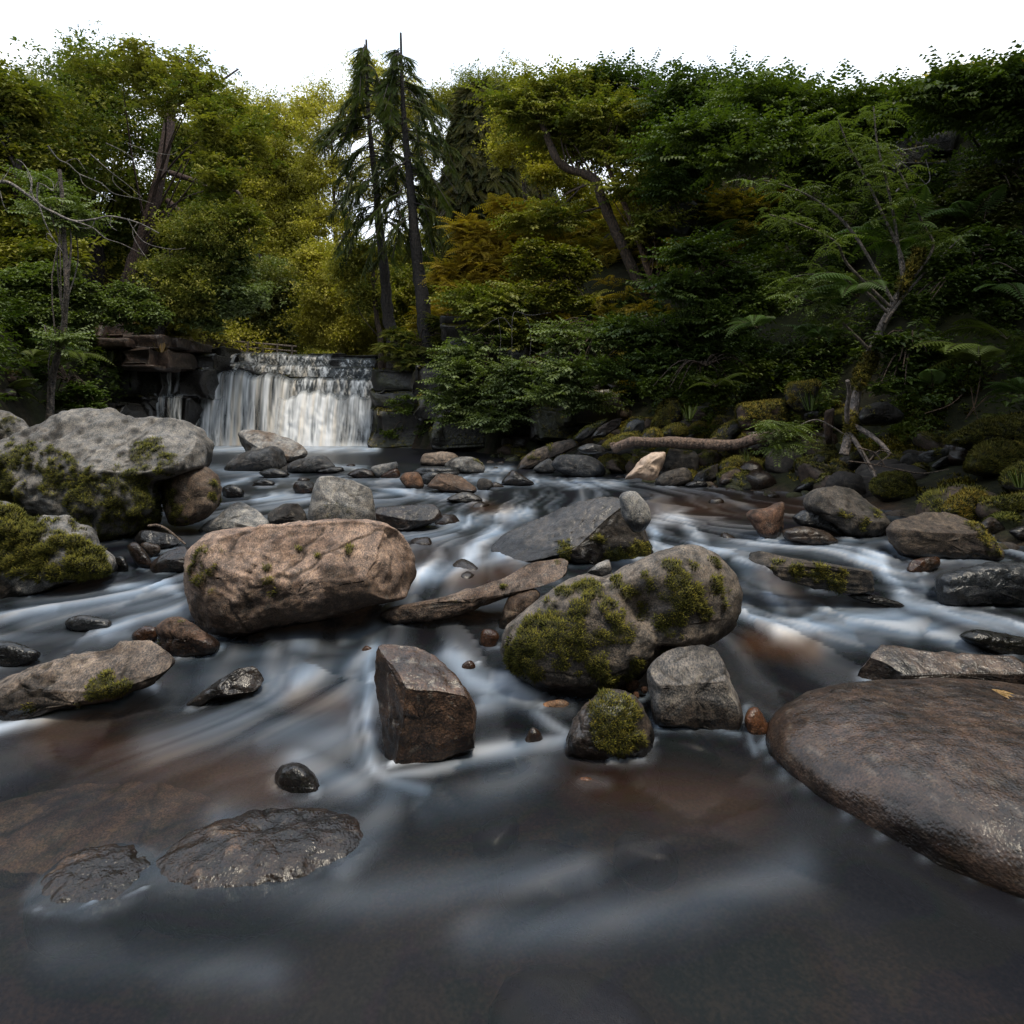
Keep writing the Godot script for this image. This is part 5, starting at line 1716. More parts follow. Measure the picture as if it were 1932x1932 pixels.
func build_trees():
	# left side
	tree("leaning_tree", "dark mottled trunk leaning right with its foot on the left bank top", "222,585 238,540 258,478 278,420 296,355 310,285 322,215 331,145 336,110", 18.8, 0.20, 0.125, Color(0.17, 0.11, 0.098), [[380, 190, 90, 50, 2.5], [260, 130, 110, 40, 2.5], [430, 250, 70, 60, 1.5], [420, 340, 60, 40, 1.2], [450, 420, 55, 40, 1.4]], "bramble", 2600, LEAF_GREEN, LEAF_OLIVE, 1.25, "", [["315,378 362,420 390,455 410,470 412,520", 0.10, 0.03, 0.05], ["320,325 375,345 400,360 445,360 462,395 472,445", 0.11, 0.03, 0.06], ["312,395 320,410 318,435 330,470", 0.05, 0.02, 0.05], ["390,455 398,480 395,500", 0.03, 0.01, 0.1], ["400,360 440,330 470,300", 0.04, 0.01, 0.1], ["330,200 390,170 450,130", 0.08, 0.03, 0.1]])
	tree("broad_tree", "thick black trunk half lost in leaves behind the bare twigs at upper left", "170,540 168,470 160,400 152,330 160,270 172,190 178,150", 20.5, 0.42, 0.3, BARK_DARK, [[110, 300, 100, 60, 1.5], [60, 360, 90, 60, 1], [200, 250, 90, 60, 4.0], [90, 220, 110, 60, 2.0], [180, 160, 120, 60, 4], [240, 350, 60, 50, 4.0], [30, 260, 80, 60, 1.0]], "crown", 4200, LEAF_OLIVE, LEAF_GREEN, 1.0)
	tree("sapling", "thin grey brown sapling stem with a crook at its foot on the left ledge", "90,850 94,785 98,720 104,690 108,672 118,650 122,600 126,540 122,470 119,425 118,380 112,320", 13.0, 0.075, 0.035, BARK_GREY, [[118, 400, 50, 26, 0.0], [95, 350, 45, 24, 0.3], [150, 420, 40, 18, 0.2], [112, 640, 30, 18, -0.2]], "layer", 420, LEAF_GREEN, LEAF_PALE, 0.9)
	tree("crooked_tree", "dark J-shaped trunk bent over the left bank behind the leaning trunk", "300,570 285,540 278,525 288,500 310,490 340,480 378,462", 19.5, 0.14, 0.05, BARK_DARK, [[390, 450, 70, 55, 0.4], [345, 530, 60, 50, 0.3], [345, 580, 45, 28, 0.5]], "crown", 2300, LEAF_GREEN, LEAF_OLIVE, 0.62)
	tree("forked_tree", "pair of slim dark stems slanting right above the left ledge", "322,625 345,590 370,560 395,530 408,500", 20.0, 0.07, 0.03, BARK_DARK, [[420, 480, 60, 40, 0.5], [440, 560, 60, 40, 0.8], [385, 600, 50, 30, 0.6]], "bramble", 1500, LEAF_GREEN, LEAF_PALE, 1.4, "", [["328,622 348,585 355,540 360,500", 0.05, 0.02, 0.05]])
	tree("golden_tree", "broad golden yellow tree glowing behind the waterfall's left half", "500,660 505,560 515,460 510,360 505,290 502,240", 33.0, 0.35, 0.15, BARK_DARK, [[540, 410, 65, 70, 0], [470, 380, 70, 60, -0.5], [560, 340, 45, 45, 0.5], [500, 300, 80, 50, 0], [430, 300, 60, 50, -1], [545, 490, 55, 45, -1], [480, 470, 60, 50, -1], [440, 230, 70, 50, 0], [520, 230, 45, 40, 0], [390, 380, 50, 50, 0]], "crown", 12000, LEAF_GOLD, LEAF_OLIVE, 0.92, "", [["515,460 490,410 468,360 470,330", 0.16, 0.05, -0.3], ["510,420 530,380 545,330", 0.14, 0.05, -0.3], ["512,470 535,500 560,530", 0.12, 0.04, -0.3]])
	tree("willow_tree", "soft grey green tree standing over the footbridge", "470,655 475,600 480,540 490,480", 29.5, 0.2, 0.1, BARK_DARK, [[445, 575, 60, 50, 0], [510, 590, 55, 50, 0.5], [480, 530, 70, 40, 0], [530, 530, 45, 40, 0.5], [420, 625, 40, 26, -0.5], [545, 620, 36, 36, 1.0]], "crown", 4200, LEAF_PALE, Color(0.20, 0.20, 0.06), 1.0)
	tree("upland_tree", "dull green tree filling the gap left of the golden one", "350,560 352,480 350,400 345,300", 26.0, 0.25, 0.1, BARK_DARK, [[340, 440, 70, 60, 0], [370, 520, 60, 50, 0], [290, 520, 60, 50, 0.3], [360, 360, 60, 50, 0.5], [250, 430, 60, 60, 0.5], [200, 480, 60, 50, 0.5], [330, 280, 70, 50, 1]], "crown", 7000, LEAF_OLIVE, LEAF_GREEN, 0.8)
	tree("bank_tree", "low dark green tree at the top left corner behind the bare twigs", "20,560 22,470 30,380 32,320", 18.5, 0.2, 0.1, BARK_DARK, [[20, 450, 80, 50, 0], [60, 510, 70, 40, -0.5], [-40, 380, 90, 70, 0], [20, 300, 70, 50, 0.5], [110, 490, 50, 40, -0.5], [-30, 260, 90, 60, 0.5], [10, 190, 80, 50, 0.5]], "bramble", 5200, LEAF_DEEP, LEAF_OLIVE, 1.5, "", [["35,300 37,350 33,400", 0.08, 0.06, 0.0]])
	# middle, above the falls
	tree("spruce_trunk", "left of the two tall dark conifer trunks right of the waterfall", "742,640 734,610 730,575 727,530 722,480 716,430 711,370 706,320 700,270 695,210 693,150 691,75", 21.5, 0.22, 0.03, Color(0.062, 0.05, 0.043), [], "needle", 0, LEAF_DEEP, LEAF_GREEN, 1.0)
	tree("spruce_trunk", "right and thicker of the two tall dark conifer trunks right of the waterfall", "808,660 804,625 800,590 795,545 789,510 783,450 778,390 771,320 765,260 760,190 758,140 756,62", 20.8, 0.29, 0.03, Color(0.05, 0.042, 0.038), [], "needle", 0, LEAF_DEEP, LEAF_GREEN, 1.0)
	conifer_sprays()
	tree("slim_tree", "slim straight brown stem just left of the two dark conifer trunks", "718,640 712,610 708,570 704,520 702,470", 22.5, 0.10, 0.06, BARK_BROWN, [[690, 480, 50, 36, 0.5], [660, 520, 50, 40, 1.0], [700, 560, 40, 40, 1.0]], "crown", 900, LEAF_GREEN, LEAF_GOLD, 0.8)
	tree("hazel_tree", "bushy green and gold tree behind the slim stem above the falls' right end", "655,665 650,620 645,560 650,500", 27.5, 0.16, 0.08, BARK_DARK, [[640, 560, 60, 50, 0], [610, 620, 50, 40, 0.5], [680, 600, 45, 50, 0], [620, 500, 50, 45, 0.3], [670, 640, 50, 30, -0.5], [720, 600, 40, 50, 0.5]], "crown", 6500, LEAF_OLIVE, LEAF_GOLD, 0.75)
	tree("larch_tree", "thin twiggy tree with sparse leaves before the gap of sky", "640,640 637,520 633,420 628,330 625,240", 31.0, 0.12, 0.05, BARK_BROWN, [[610, 250, 50, 45, 0], [660, 230, 50, 40, 0], [590, 330, 40, 40, 0], [650, 330, 50, 40, 0.5], [640, 420, 45, 40, 0], [600, 420, 35, 40, 0], [590, 200, 60, 40, 0], [680, 190, 60, 36, 0], [740, 250, 60, 40, 1], [740, 190, 60, 40, 1], [690, 330, 40, 50, 1], [800, 200, 50, 40, 1], [820, 280, 40, 50, 1.5], [815, 380, 40, 50, 1.5], [845, 440, 36, 40, 1.5], [760, 330, 40, 40, 2], [720, 140, 60, 30, 1]], "crown", 4600, LEAF_OLIVE, LEAF_GOLD, 0.8)
	tree("bronze_tree", "thin leafed tree between the two conifer trunks and the spruce", "770,640 768,560 772,480", 26.0, 0.10, 0.05, BARK_DARK, [[760, 580, 50, 50, 0], [830, 560, 50, 40, 0], [740, 520, 50, 40, 0], [770, 480, 50, 40, 0.5], [860, 195, 60, 36, 6], [930, 165, 70, 40, 8], [1000, 185, 60, 40, 8]], "crown", 3600, LEAF_GREEN, LEAF_OLIVE, 0.8)
	spruce("dark_spruce", "dark dense spruce right of the two conifer trunks", 905, 510, 170, 30.0, 130, 9000)
	spruce("far_spruce", "narrower blackish spruce behind the dense one", 985, 470, 190, 34.0, 120, 6000)
	tree("birch_sapling", "paler of the two thin stems rising from the golden slope", "992,385 988,350 984,310 982,270 981,235", 21.5, 0.07, 0.05, BARK_GREY, [[1000, 300, 45, 36, 0], [960, 270, 45, 36, 0.3], [1000, 220, 60, 40, 0.3]], "crown", 900, LEAF_OLIVE, LEAF_GOLD, 0.7)
	tree("rowan_sapling", "darker thin stem right of the pale one on the golden slope", "1020,378 1010,340 1004,310 1001,270", 20.5, 0.05, 0.04, BARK_BROWN, [[1035, 330, 45, 30, 0], [1050, 260, 60, 40, 0.3], [1085, 365, 50, 40, 1.0], [1130, 390, 40, 40, 1.0], [1060, 420, 50, 30, 1.0]], "crown", 1800, LEAF_GREEN, LEAF_GOLD, 0.7)
	# right bank
	tree("bent_tree", "S-shaped brown trunk leaning out from the right bank", "1215,555 1190,500 1170,455 1150,410 1134,370 1124,340 1100,328 1070,318 1050,300 1035,265 1020,228 1008,205 1000,180", 17.2, 0.15, 0.075, BARK_BROWN, [[1060, 230, 90, 36, 1.0], [980, 190, 70, 36, 1.0], [1100, 280, 60, 26, 1.2], [1030, 420, 60, 26, 0.8], [1060, 170, 90, 40, 1.0]], "layer", 1700, LEAF_GREEN, LEAF_OLIVE, 1.35, "", [["1120,345 1100,352 1080,360 1070,366", 0.03, 0.012, -0.06]])
	tree("straight_sapling", "thin straight orange brown stem crossing beside the S-shaped trunk", "1240,558 1222,510 1210,470 1196,430 1182,395 1160,345 1143,300 1135,260 1126,210 1122,190", 16.9, 0.085, 0.05, Color(0.24, 0.15, 0.10), [[1150, 280, 50, 22, 0.9], [1215, 350, 70, 28, 0.6], [1160, 220, 90, 36, 0.8], [1240, 290, 80, 34, 0.6], [1230, 420, 50, 24, 0.5]], "layer", 1700, LEAF_GREEN, LEAF_OLIVE, 1.3)
	tree("leaning_birch", "smooth grey brown trunk slanting in at the top right of centre", "1475,345 1449,315 1420,292 1390,272 1360,250 1320,215", 10.6, 0.075, 0.06, BARK_GREY, [[1400, 300, 60, 26, -0.2], [1330, 260, 80, 30, 0.2], [1440, 260, 70, 30, 0.4]], "layer", 700, LEAF_DEEP, LEAF_GREEN, 1.0)
	tree("hanging_ash", "dark leafy tree overhanging the top of the right bank", "1330,260 1318,220 1310,180", 16.5, 0.14, 0.08, BARK_DARK, [[1200, 230, 90, 40, 2], [1310, 280, 90, 40, -1.3], [1320, 200, 110, 50, 0], [1180, 170, 110, 40, 2], [1410, 220, 100, 46, -1.3], [1290, 345, 60, 30, -1.0]], "layer", 3800, LEAF_GREEN, LEAF_DEEP, 1.3)
	tree("bank_ash", "dark tree trunk and leaves at the top right corner", "1945,420 1925,340 1900,290 1888,250 1880,215", 8.6, 0.2, 0.14, Color(0.03, 0.028, 0.03), [[1960, 260, 60, 40, 0.3], [1800, 180, 90, 40, 0.5], [1900, 170, 80, 40, 0.3]], "layer", 1100, LEAF_DEEP, LEAF_GREEN, 1.0)
	tree("ridge_tree", "dark leafy tree on the ridge above the birch", "1600,270 1595,240 1590,210", 12.5, 0.11, 0.06, BARK_DARK, [[1560, 220, 110, 46, 0], [1460, 200, 90, 40, 0.2], [1660, 210, 100, 46, 0], [1560, 300, 80, 34, -0.4]], "layer", 2600, LEAF_DEEP, LEAF_GREEN, 1.1)
	# wood on the right ridge, beyond the picture's edge, that shades the bank
	for q in [[9.0, 5.6, 9.2, 2.4, "nearer ash tree on the right ridge, its crown level with the corner boulder"], [11.2, 9.8, 11.4, 2.5, "further ash tree on the right ridge, its crown level with the fern bank"]]:
		ridge_tree(q)
	birch()

func ridge_tree(q):
	var r = RandomNumberGenerator.new()
	r.seed = int(q[0] * 100)
	var foot = Vector3(q[0] + 0.8, ground_y(q[0] + 0.8, q[1]) - 0.2, -q[1])
	var t = thing("ash_tree", q[4], "tree", foot, "ash trees along the right ridge")
	var c = Vector3(q[0], q[2], -q[1]) - foot
	var st = begin()
	tube(st, bend([Vector3.ZERO, c * 0.5 + Vector3(0.3, 0, 0), c]), 0.22, 0.06, 8, BARK_DARK, 0.2)
	for k in 14:
		var e = c + Vector3(r.randfn(), r.randfn() * 0.5, r.randfn()) * q[3] * 0.5
		tube(st, bend([c * r.randf_range(0.5, 0.9), (c + e) * 0.5, e], 3), 0.05, 0.012, 5, BARK_DARK)
	put("trunk", st.commit(), M.bark, t)
	var xf = []
	var cols = []
	for i in 2600:
		var v = Vector3(r.randfn(), r.randfn(), r.randfn()).normalized() * pow(r.randf(), 0.4)
		var k = r.randf_range(1.0, 1.9)
		xf.append(Transform3D(spin(r, 0.5).scaled(Vector3(k, k, k)), c + v * Vector3(q[3], q[3] * 0.6, q[3])))
		cols.append(hue_of(LEAF_GREEN, LEAF_DEEP, r))
	scatter("crown", sprig("crown"), M.leaf, xf, cols, t)

func conifer_sprays():
	# hanging branches of the two conifer trunks, each branch with its own needles
	var r = RandomNumberGenerator.new()
	r.seed = 8
	for side in [["spruce_trunk", 21.5, 690, 720], ["spruce_trunk_001", 20.8, 755, 785]]:
		var t = get_node(side[0])
		var foot = t.position
		var st = begin()
		var xf = []
		var cols = []
		for k in 64:
			var oy = r.randf_range(78, 420)
			var ox = lerpf(side[2], side[3], (oy - 120) / 400.0)
			var dir = (1.0 if r.randf() < 0.5 else -1.0)
			var reach = r.randf_range(40, 120) * dir * clampf((oy - 60) / 170.0, 0.10, 0.85)
			var drop = r.randf_range(30, 120)
			var p = bend([at(ox, oy, side[1]) - foot, at(ox + reach * 0.5, oy + drop * 0.2, side[1] + r.randf_range(-0.8, 0.8)) - foot, at(ox + reach, oy + drop, side[1] + r.randf_range(-1.2, 1.2)) - foot], 6)
			tube(st, p, 0.022, 0.008, 4, BARK_DARK)
			if r.randf() < 0.3:
				continue
			for i in range(3, p.size()):
				for q in 2:
					var v = (p[i] - p[i - 1]).normalized()
					var b = Basis(v, Vector3.UP, v.cross(Vector3.UP).normalized()).orthonormalized() * Basis(Vector3.UP, r.randf_range(-0.9, 0.9))
					var s = r.randf_range(0.6, 1.2)
					xf.append(Transform3D(b.scaled(Vector3(s, s, s)), p[i]))
					cols.append(hue_of(Color(0.05, 0.075, 0.022), Color(0.085, 0.095, 0.025), r))
		put("branches", st.commit(), M.bark, t)
		scatter("crown", sprig("needle"), M.leaf, xf, cols, t)

func spruce(called, label, ox, oy, top, d, half, count):
	var r = RandomNumberGenerator.new()
	r.seed = hash(label)
	var foot = at(ox, oy, d)
	foot.y = minf(foot.y, ground_y(foot.x, d) - 0.1)
	var tip = at(ox, top, d)
	var t = thing(called, label, "tree", foot)
	var st = begin()
	tube(st, PackedVector3Array([Vector3.ZERO, (tip - foot) * 0.5, tip - foot]), 0.3, 0.05, 8, BARK_DARK)
	put("trunk", st.commit(), M.bark, t)
	var st2 = begin()
	var xf = []
	var cols = []
	var w = half * K / F * d
	var n = count / 12
	for k in n:
		var u = pow(r.randf(), 0.8)
		var y = lerpf(0.12, 1.0, u)
		var a = r.randf() * TAU
		var reach = w * (1.05 - 0.8 * u) * r.randf_range(0.6, 1.1)
		var o = Vector3(cos(a), 0, sin(a))
		var c = (tip - foot) * y
		var p = bend([c, c + o * reach * 0.5 + Vector3(0, 0.05 * reach, 0), c + o * reach - Vector3(0, 0.35 * reach, 0)], 5)
		tube(st2, p, 0.03, 0.01, 4, BARK_DARK)
		for i in range(2, p.size()):
			var v = (p[i] - p[i - 1]).normalized()
			var b = Basis(v, Vector3.UP, v.cross(Vector3.UP).normalized()).orthonormalized() * Basis(Vector3.UP, r.randf_range(-0.8, 0.8))
			var s = r.randf_range(1.1, 2.2)
			xf.append(Transform3D(b.scaled(Vector3(s, s, s)), p[i]))
			cols.append(hue_of(Color(0.030, 0.042, 0.018), Color(0.10, 0.085, 0.025), r))
	put("branches", st2.commit(), M.bark, t)
	scatter("crown", sprig("needle"), M.leaf, xf, cols, t)

func birch():
	# the tilted rowan-like tree on the right bank, standing on splayed legs, its boughs fanning up
	var d = 8.3
	var t = thing("leaning_rowan", "pale mossy tree on splayed root legs at the right bank, bare boughs fanning upwards", "tree", at(1592, 855, d))
	var o = t.position
	var pale = Color(0.42, 0.35, 0.31)
	var st = begin()
	tube(st, offset(bend(world("1592,858 1602,822 1606,800 1612,765 1622,720 1640,670 1662,620 1690,565 1705,545", d, 0.02)), o), 0.06, 0.042, 9, pale, 0.3)
	put("trunk", st.commit(), M.bark, t)
	for l in ["1604,800 1640,820 1665,840 1679,857", "1602,815 1630,860 1652,900", "1600,800 1598,770 1602,740 1599,718"]:
		st = begin()
		tube(st, offset(bend(world(l, d, -0.12)), o), 0.034, 0.022, 7, pale, 0.3)
		put("root", st.commit(), M.bark, t)
	var boughs = ["1690,565 1704,495 1661,395 1625,320 1598,270 1580,220", "1685,570 1610,440 1540,378 1480,350 1440,340", "1705,545 1690,430 1673,345 1655,270 1648,200", "1668,610 1725,536 1799,462 1832,434", "1680,580 1600,500 1575,455 1500,420 1452,405", "1675,590 1620,540 1560,520 1510,520 1478,535", "1705,545 1760,470 1740,420 1700,330 1672,284", "1640,660 1590,610 1540,575 1500,558"]
	var xf = []
	var cols = []
	var r = RandomNumberGenerator.new()
	r.seed = 3
	for b in boughs:
		st = begin()
		var p = offset(bend(world(b, d, r.randf_range(-0.12, 0.1))), o)
		tube(st, p, 0.022, 0.008, 6, Color(0.26, 0.22, 0.19), 0.2)
		put("bough", st.commit(), M.bark, t)
		for i in range(p.size() / 3, p.size()):
			for k in 2:
				if r.randf() < 0.5:
					var s = r.randf_range(0.7, 1.15)
					xf.append(Transform3D(spin(r, 0.35).scaled(Vector3(s, s, s)), p[i] + Vector3(r.randf_range(-0.18, 0.18), r.randf_range(-0.1, 0.1), r.randf_range(-0.18, 0.18))))
					cols.append(hue_of(LEAF_GREEN, LEAF_PALE, r))
	for k in 34:
		# low sprays by its foot
		var s = r.randf_range(0.6, 1.1)
		xf.append(Transform3D(spin(r, 0.4).scaled(Vector3(s, s, s)), at(r.randf_range(1450, 1510), r.randf_range(790, 850), d - 0.5) - o))
		cols.append(hue_of(LEAF_GREEN, LEAF_PALE, r))
	scatter("crown", sprig("rowan"), M.leaf, xf, cols, t)
	# moss sleeves where the bark is furred
	for sl in [["1604,790 1606,810 1600,835", 0.088], ["1622,722 1630,700 1645,675", 0.10], ["1700,545 1720,500 1735,480", 0.08]]:
		var p = offset(bend(world(sl[0], d, 0.02)), o)
		var spots = []
		for i in 700:
			var q = p[r.randi() % p.size()]
			var v = Vector3(r.randfn(), r.randfn(), r.randfn()).normalized()
			spots.append([q + v * sl[1] * 0.8 + Vector3(0, r.randf_range(-0.06, 0.06), 0), v])
		add_moss(t, spots, 0.026, 0.6)

func world(pts, d, step = 0.0):
	var out = []
	for p in V(pts):
		out.append(at(p.x, p.y, d + step * out.size()))
	return out

func offset(pts, o):
	for i in pts.size():
		pts[i] -= o
	return pts

# ---------- shrubs ----------
func shrub(called, label, foot, blobs, d, kind, count, ca, cb, size, group = ""):
	var r = RandomNumberGenerator.new()
	r.seed = hash(label)
	var base = at(foot[0], foot[1], d)
	var t = thing(called, label, "shrub", base, group)
	var st = begin()
	var xf = []
	var cols = []
	var area = 0.0
	for b in blobs:
		area += b[2] * b[3]
	for b in blobs:
		var bd = d + b[4]
		var sc = K / F * bd
		var c = at(b[0], b[1], bd) - base
		for k in 5:
			var e = c + Vector3(r.randf_range(-0.9, 0.9) * b[2] * sc, r.randf_range(-0.8, 0.5) * b[3] * sc, r.randf_range(-0.2, 0.3))
			tube(st, bend([Vector3.ZERO, e * 0.5 + Vector3(0, 0.25, 0), e], 4), 0.02, 0.005, 4, BARK_BROWN)
		var n = int(count * b[2] * b[3] / area)
		var clumps = []
		for k in maxi(6, n / 14):
			var v = Vector3(r.randfn(), r.randfn(), r.randfn()).normalized() * pow(r.randf(), 0.5)
			clumps.append(c + v * Vector3(b[2] * sc, b[3] * sc, minf(b[2], b[3]) * sc * 0.6))
		for i in n:
			var s = 0.13 * (b[2] + b[3]) * sc * 0.5
			var p = clumps[r.randi() % clumps.size()] + Vector3(r.randfn() * s * 1.3, r.randfn() * s * 0.5, r.randfn() * s)
			var k = size * r.randf_range(0.6, 1.25)
			xf.append(Transform3D(spin(r, 0.4).scaled(Vector3(k, k, k)), p))
			cols.append(hue_of(ca, cb, r))
	put("stems", st.commit(), M.bark, t)
	scatter("foliage", sprig(kind), M.leaf, xf, cols, t)
	return t

func build_shrubs():
	# pale leaves hanging before the dark cliff, right of the falls
	shrub("hanging_shrub", "pale green hanging shrub nearest the waterfall, drooping towards the pool", [930, 650], [[880, 700, 55, 50, 0], [860, 745, 50, 40, 0], [910, 760, 50, 40, -0.2], [860, 790, 40, 18, -0.2], [900, 650, 50, 26, 0.1]], 17.2, "layer", 850, LEAF_PALE, LEAF_GREEN, 1.3)
	shrub("hanging_shrub", "pale leafy shrub reaching down to the stones right of the pool", [1010, 690], [[960, 730, 50, 40, 0], [940, 790, 50, 30, 0], [1000, 770, 40, 30, 0], [985, 700, 40, 26, 0]], 16.4, "layer", 560, LEAF_PALE, LEAF_GREEN, 1.25)
	shrub("hanging_shrub", "dark green bush above the pool's right corner", [1000, 620], [[940, 590, 60, 36, 0], [900, 560, 50, 30, 0.4], [1000, 570, 60, 36, 0], [980, 640, 50, 26, 0]], 17.6, "layer", 900, LEAF_GREEN, LEAF_OLIVE, 1.4)
	shrub("leafy_shrub", "leafy shrub spreading under the S-shaped trunk", [1130, 620], [[1090, 700, 60, 36, 0], [1050, 740, 50, 30, 0], [1120, 650, 60, 30, 0.3], [1060, 640, 50, 30, 0.4], [1110, 760, 40, 20, 0]], 14.0, "layer", 900, LEAF_GREEN, LEAF_PALE, 1.15)
	shrub("leafy_shrub", "broad dense shrub in the middle of the right bank", [1250, 640], [[1200, 640, 70, 34, 0], [1270, 620, 60, 34, 0], [1230, 690, 60, 30, -0.2], [1310, 660, 60, 34, -0.2], [1170, 615, 50, 22, 0.3], [1160, 700, 50, 26, 0]], 12.6, "layer", 1300, LEAF_GREEN, LEAF_DEEP, 1.05)
	shrub("leafy_shrub", "shrub of bright leaves behind the tall moss-hooded rock", [1330, 690], [[1300, 720, 50, 22, 0], [1240, 730, 50, 18, 0], [1350, 740, 50, 20, 0], [1400, 700, 60, 26, 0.2]], 11.8, "bramble", 620, LEAF_GREEN, Color(0.10, 0.13, 0.02), 0.9)
	shrub("leafy_shrub", "golden green shrub on the slope above the dark cliff", [930, 520], [[930, 460, 70, 50, 0], [870, 520, 50, 36, 0], [1000, 430, 70, 50, 0], [960, 520, 60, 30, -0.3]], 19.5, "bracken", 1000, Color(0.50, 0.34, 0.05), Color(0.34, 0.26, 0.045), 1.2)
	shrub("leafy_shrub", "yellow-tipped shrub left of the S-shaped trunk", [1060, 540], [[1020, 490, 70, 40, 0], [1070, 500, 50, 40, 0], [1040, 560, 60, 30, 0], [1090, 560, 50, 30, 0]], 14.8, "bramble", 1300, Color(0.20, 0.18, 0.03), Color(0.10, 0.12, 0.022), 0.95)
	shrub("leafy_shrub", "shrub with pale upper leaves right of the straight orange brown stem", [1330, 540], [[1320, 480, 60, 26, 0.2], [1290, 540, 60, 30, 0], [1380, 520, 60, 30, 0], [1430, 570, 50, 26, 0], [1350, 590, 60, 26, -0.2]], 12.0, "layer", 1000, LEAF_GREEN, LEAF_DEEP, 1.05)
	shrub("nettle_patch", "clump of tall broad-leaved herbs at the right edge, halfway up", [1830, 560], [[1800, 500, 70, 36, 0], [1880, 470, 60, 40, 0], [1850, 540, 70, 36, -0.2], [1920, 530, 50, 40, -0.2], [1770, 570, 60, 26, 0]], 8.4, "bramble", 1500, LEAF_GREEN, LEAF_DEEP, 0.72)
	shrub("nettle_patch", "clump of herbs under the top right trunk", [1880, 380], [[1850, 360, 60, 36, 0], [1910, 340, 50, 40, 0], [1880, 420, 60, 36, 0], [1800, 400, 50, 30, 0.2]], 9.2, "bramble", 1000, LEAF_GREEN, Color(0.10, 0.085, 0.035), 0.78)
	shrub("maple_shrub", "low shrub with star-shaped leaves right of the pale tree's trunk", [1720, 690], [[1710, 690, 46, 22, 0], [1690, 650, 40, 22, 0], [1740, 660, 46, 24, 0], [1675, 730, 30, 14, -0.1]], 8.2, "bramble", 330, LEAF_GREEN, LEAF_DEEP, 0.95)
	shrub("cliff_growth", "low green plants rooted in the dark cliff foot beside the waterfall", [770, 800], [[760, 770, 40, 22, 0], [800, 800, 40, 20, 0], [740, 815, 30, 14, 0], [820, 760, 30, 20, 0]], 20.4, "bramble", 360, Color(0.10, 0.14, 0.02), LEAF_GREEN, 0.8)
	shrub("cliff_growth", "dark straggling plants and roots hanging from the cliff top under the conifers", [790, 650], [[740, 665, 40, 18, 0], [800, 680, 40, 22, 0], [850, 650, 40, 30, 0], [770, 640, 50, 20, 0.3], [830, 610, 40, 24, 0]], 20.6, "bracken", 420, LEAF_DEEP, LEAF_OLIVE, 0.8)
	# left bank
	shrub("bank_shrub", "blue green bramble bush at the left edge below the bare twigs", [40, 600], [[30, 540, 60, 40, 0], [90, 520, 60, 34, 0.3], [20, 600, 60, 34, -0.2], [80, 590, 60, 26, 0], [150, 560, 50, 30, 0.5]], 15.2, "bramble", 2000, LEAF_GREEN, LEAF_PALE, 1.15)
	shrub("bank_shrub", "grey green bush around the foot of the leaning trunk", [220, 600], [[200, 590, 60, 26, 0], [260, 600, 50, 26, 0.2], [150, 600, 50, 22, -0.2], [240, 560, 46, 26, 0.4]], 17.6, "bramble", 1300, LEAF_PALE, LEAF_GREEN, 1.1)
	shrub("bank_shrub", "hanging bush with grass below the left ledge", [130, 720], [[150, 740, 40, 26, 0], [115, 760, 30, 22, 0], [170, 765, 30, 20, 0], [60, 700, 50, 30, 0.2], [20, 660, 40, 40, 0.3], [20, 730, 40, 30, 0]], 15.0, "bramble", 1200, LEAF_GREEN, Color(0.08, 0.13, 0.02), 0.95)
	shrub("bank_shrub", "low yellow bush on top of the left ledge", [330, 630], [[300, 615, 50, 18, 0], [325, 622, 36, 14, 0.3], [260, 610, 40, 14, 0]], 20.5, "bracken", 520, LEAF_OLIVE, LEAF_GOLD, 0.9)

func cover_patch(called, label, test, count, kind, ca, cb, size, lift, sd, xr, dr):
	var r = RandomNumberGenerator.new()
	r.seed = sd
	var xf = []
	var cols = []
	var tries = 0
	while xf.size() < count and tries < count * 14:
		tries += 1
		var d = r.randf_range(dr[0], dr[1])
		var x = r.randf_range(xr[0], xr[1])
		var dens = test.call(x, d)
		if dens <= 0:
			continue
		var y = ground_y(x, d)
		var nn = ground_n(x, d)
		if r.randf() > dens * (0.5 + 0.5 / maxf(nn.y, 0.25)) * 0.6:
			continue
		var t = nz.get_noise_3d(x * 0.8, y * 0.8, d * 0.8)
		if t < 0.0 + r.randf_range(-0.08, 0.08) and lift < 0.8:
			continue
		var k = size * r.randf_range(0.6, 1.3)
		var p = Vector3(x, y, -d) + nn * r.randf_range(0.0, lift) + Vector3(0, r.randf_range(0, lift * 0.6), 0)
		xf.append(Transform3D(spin(r, 0.45).scaled(Vector3(k, k, k)), p))
		var c = hue_of(ca, cb, r)
		cols.append(c)
	var o = scatter(called, tuft_mesh() if kind == "moss" else sprig(kind), M.moss if kind == "moss" else M.leaf, xf, cols)
	o.set_meta("label", label)
	o.set_meta("category", "undergrowth")

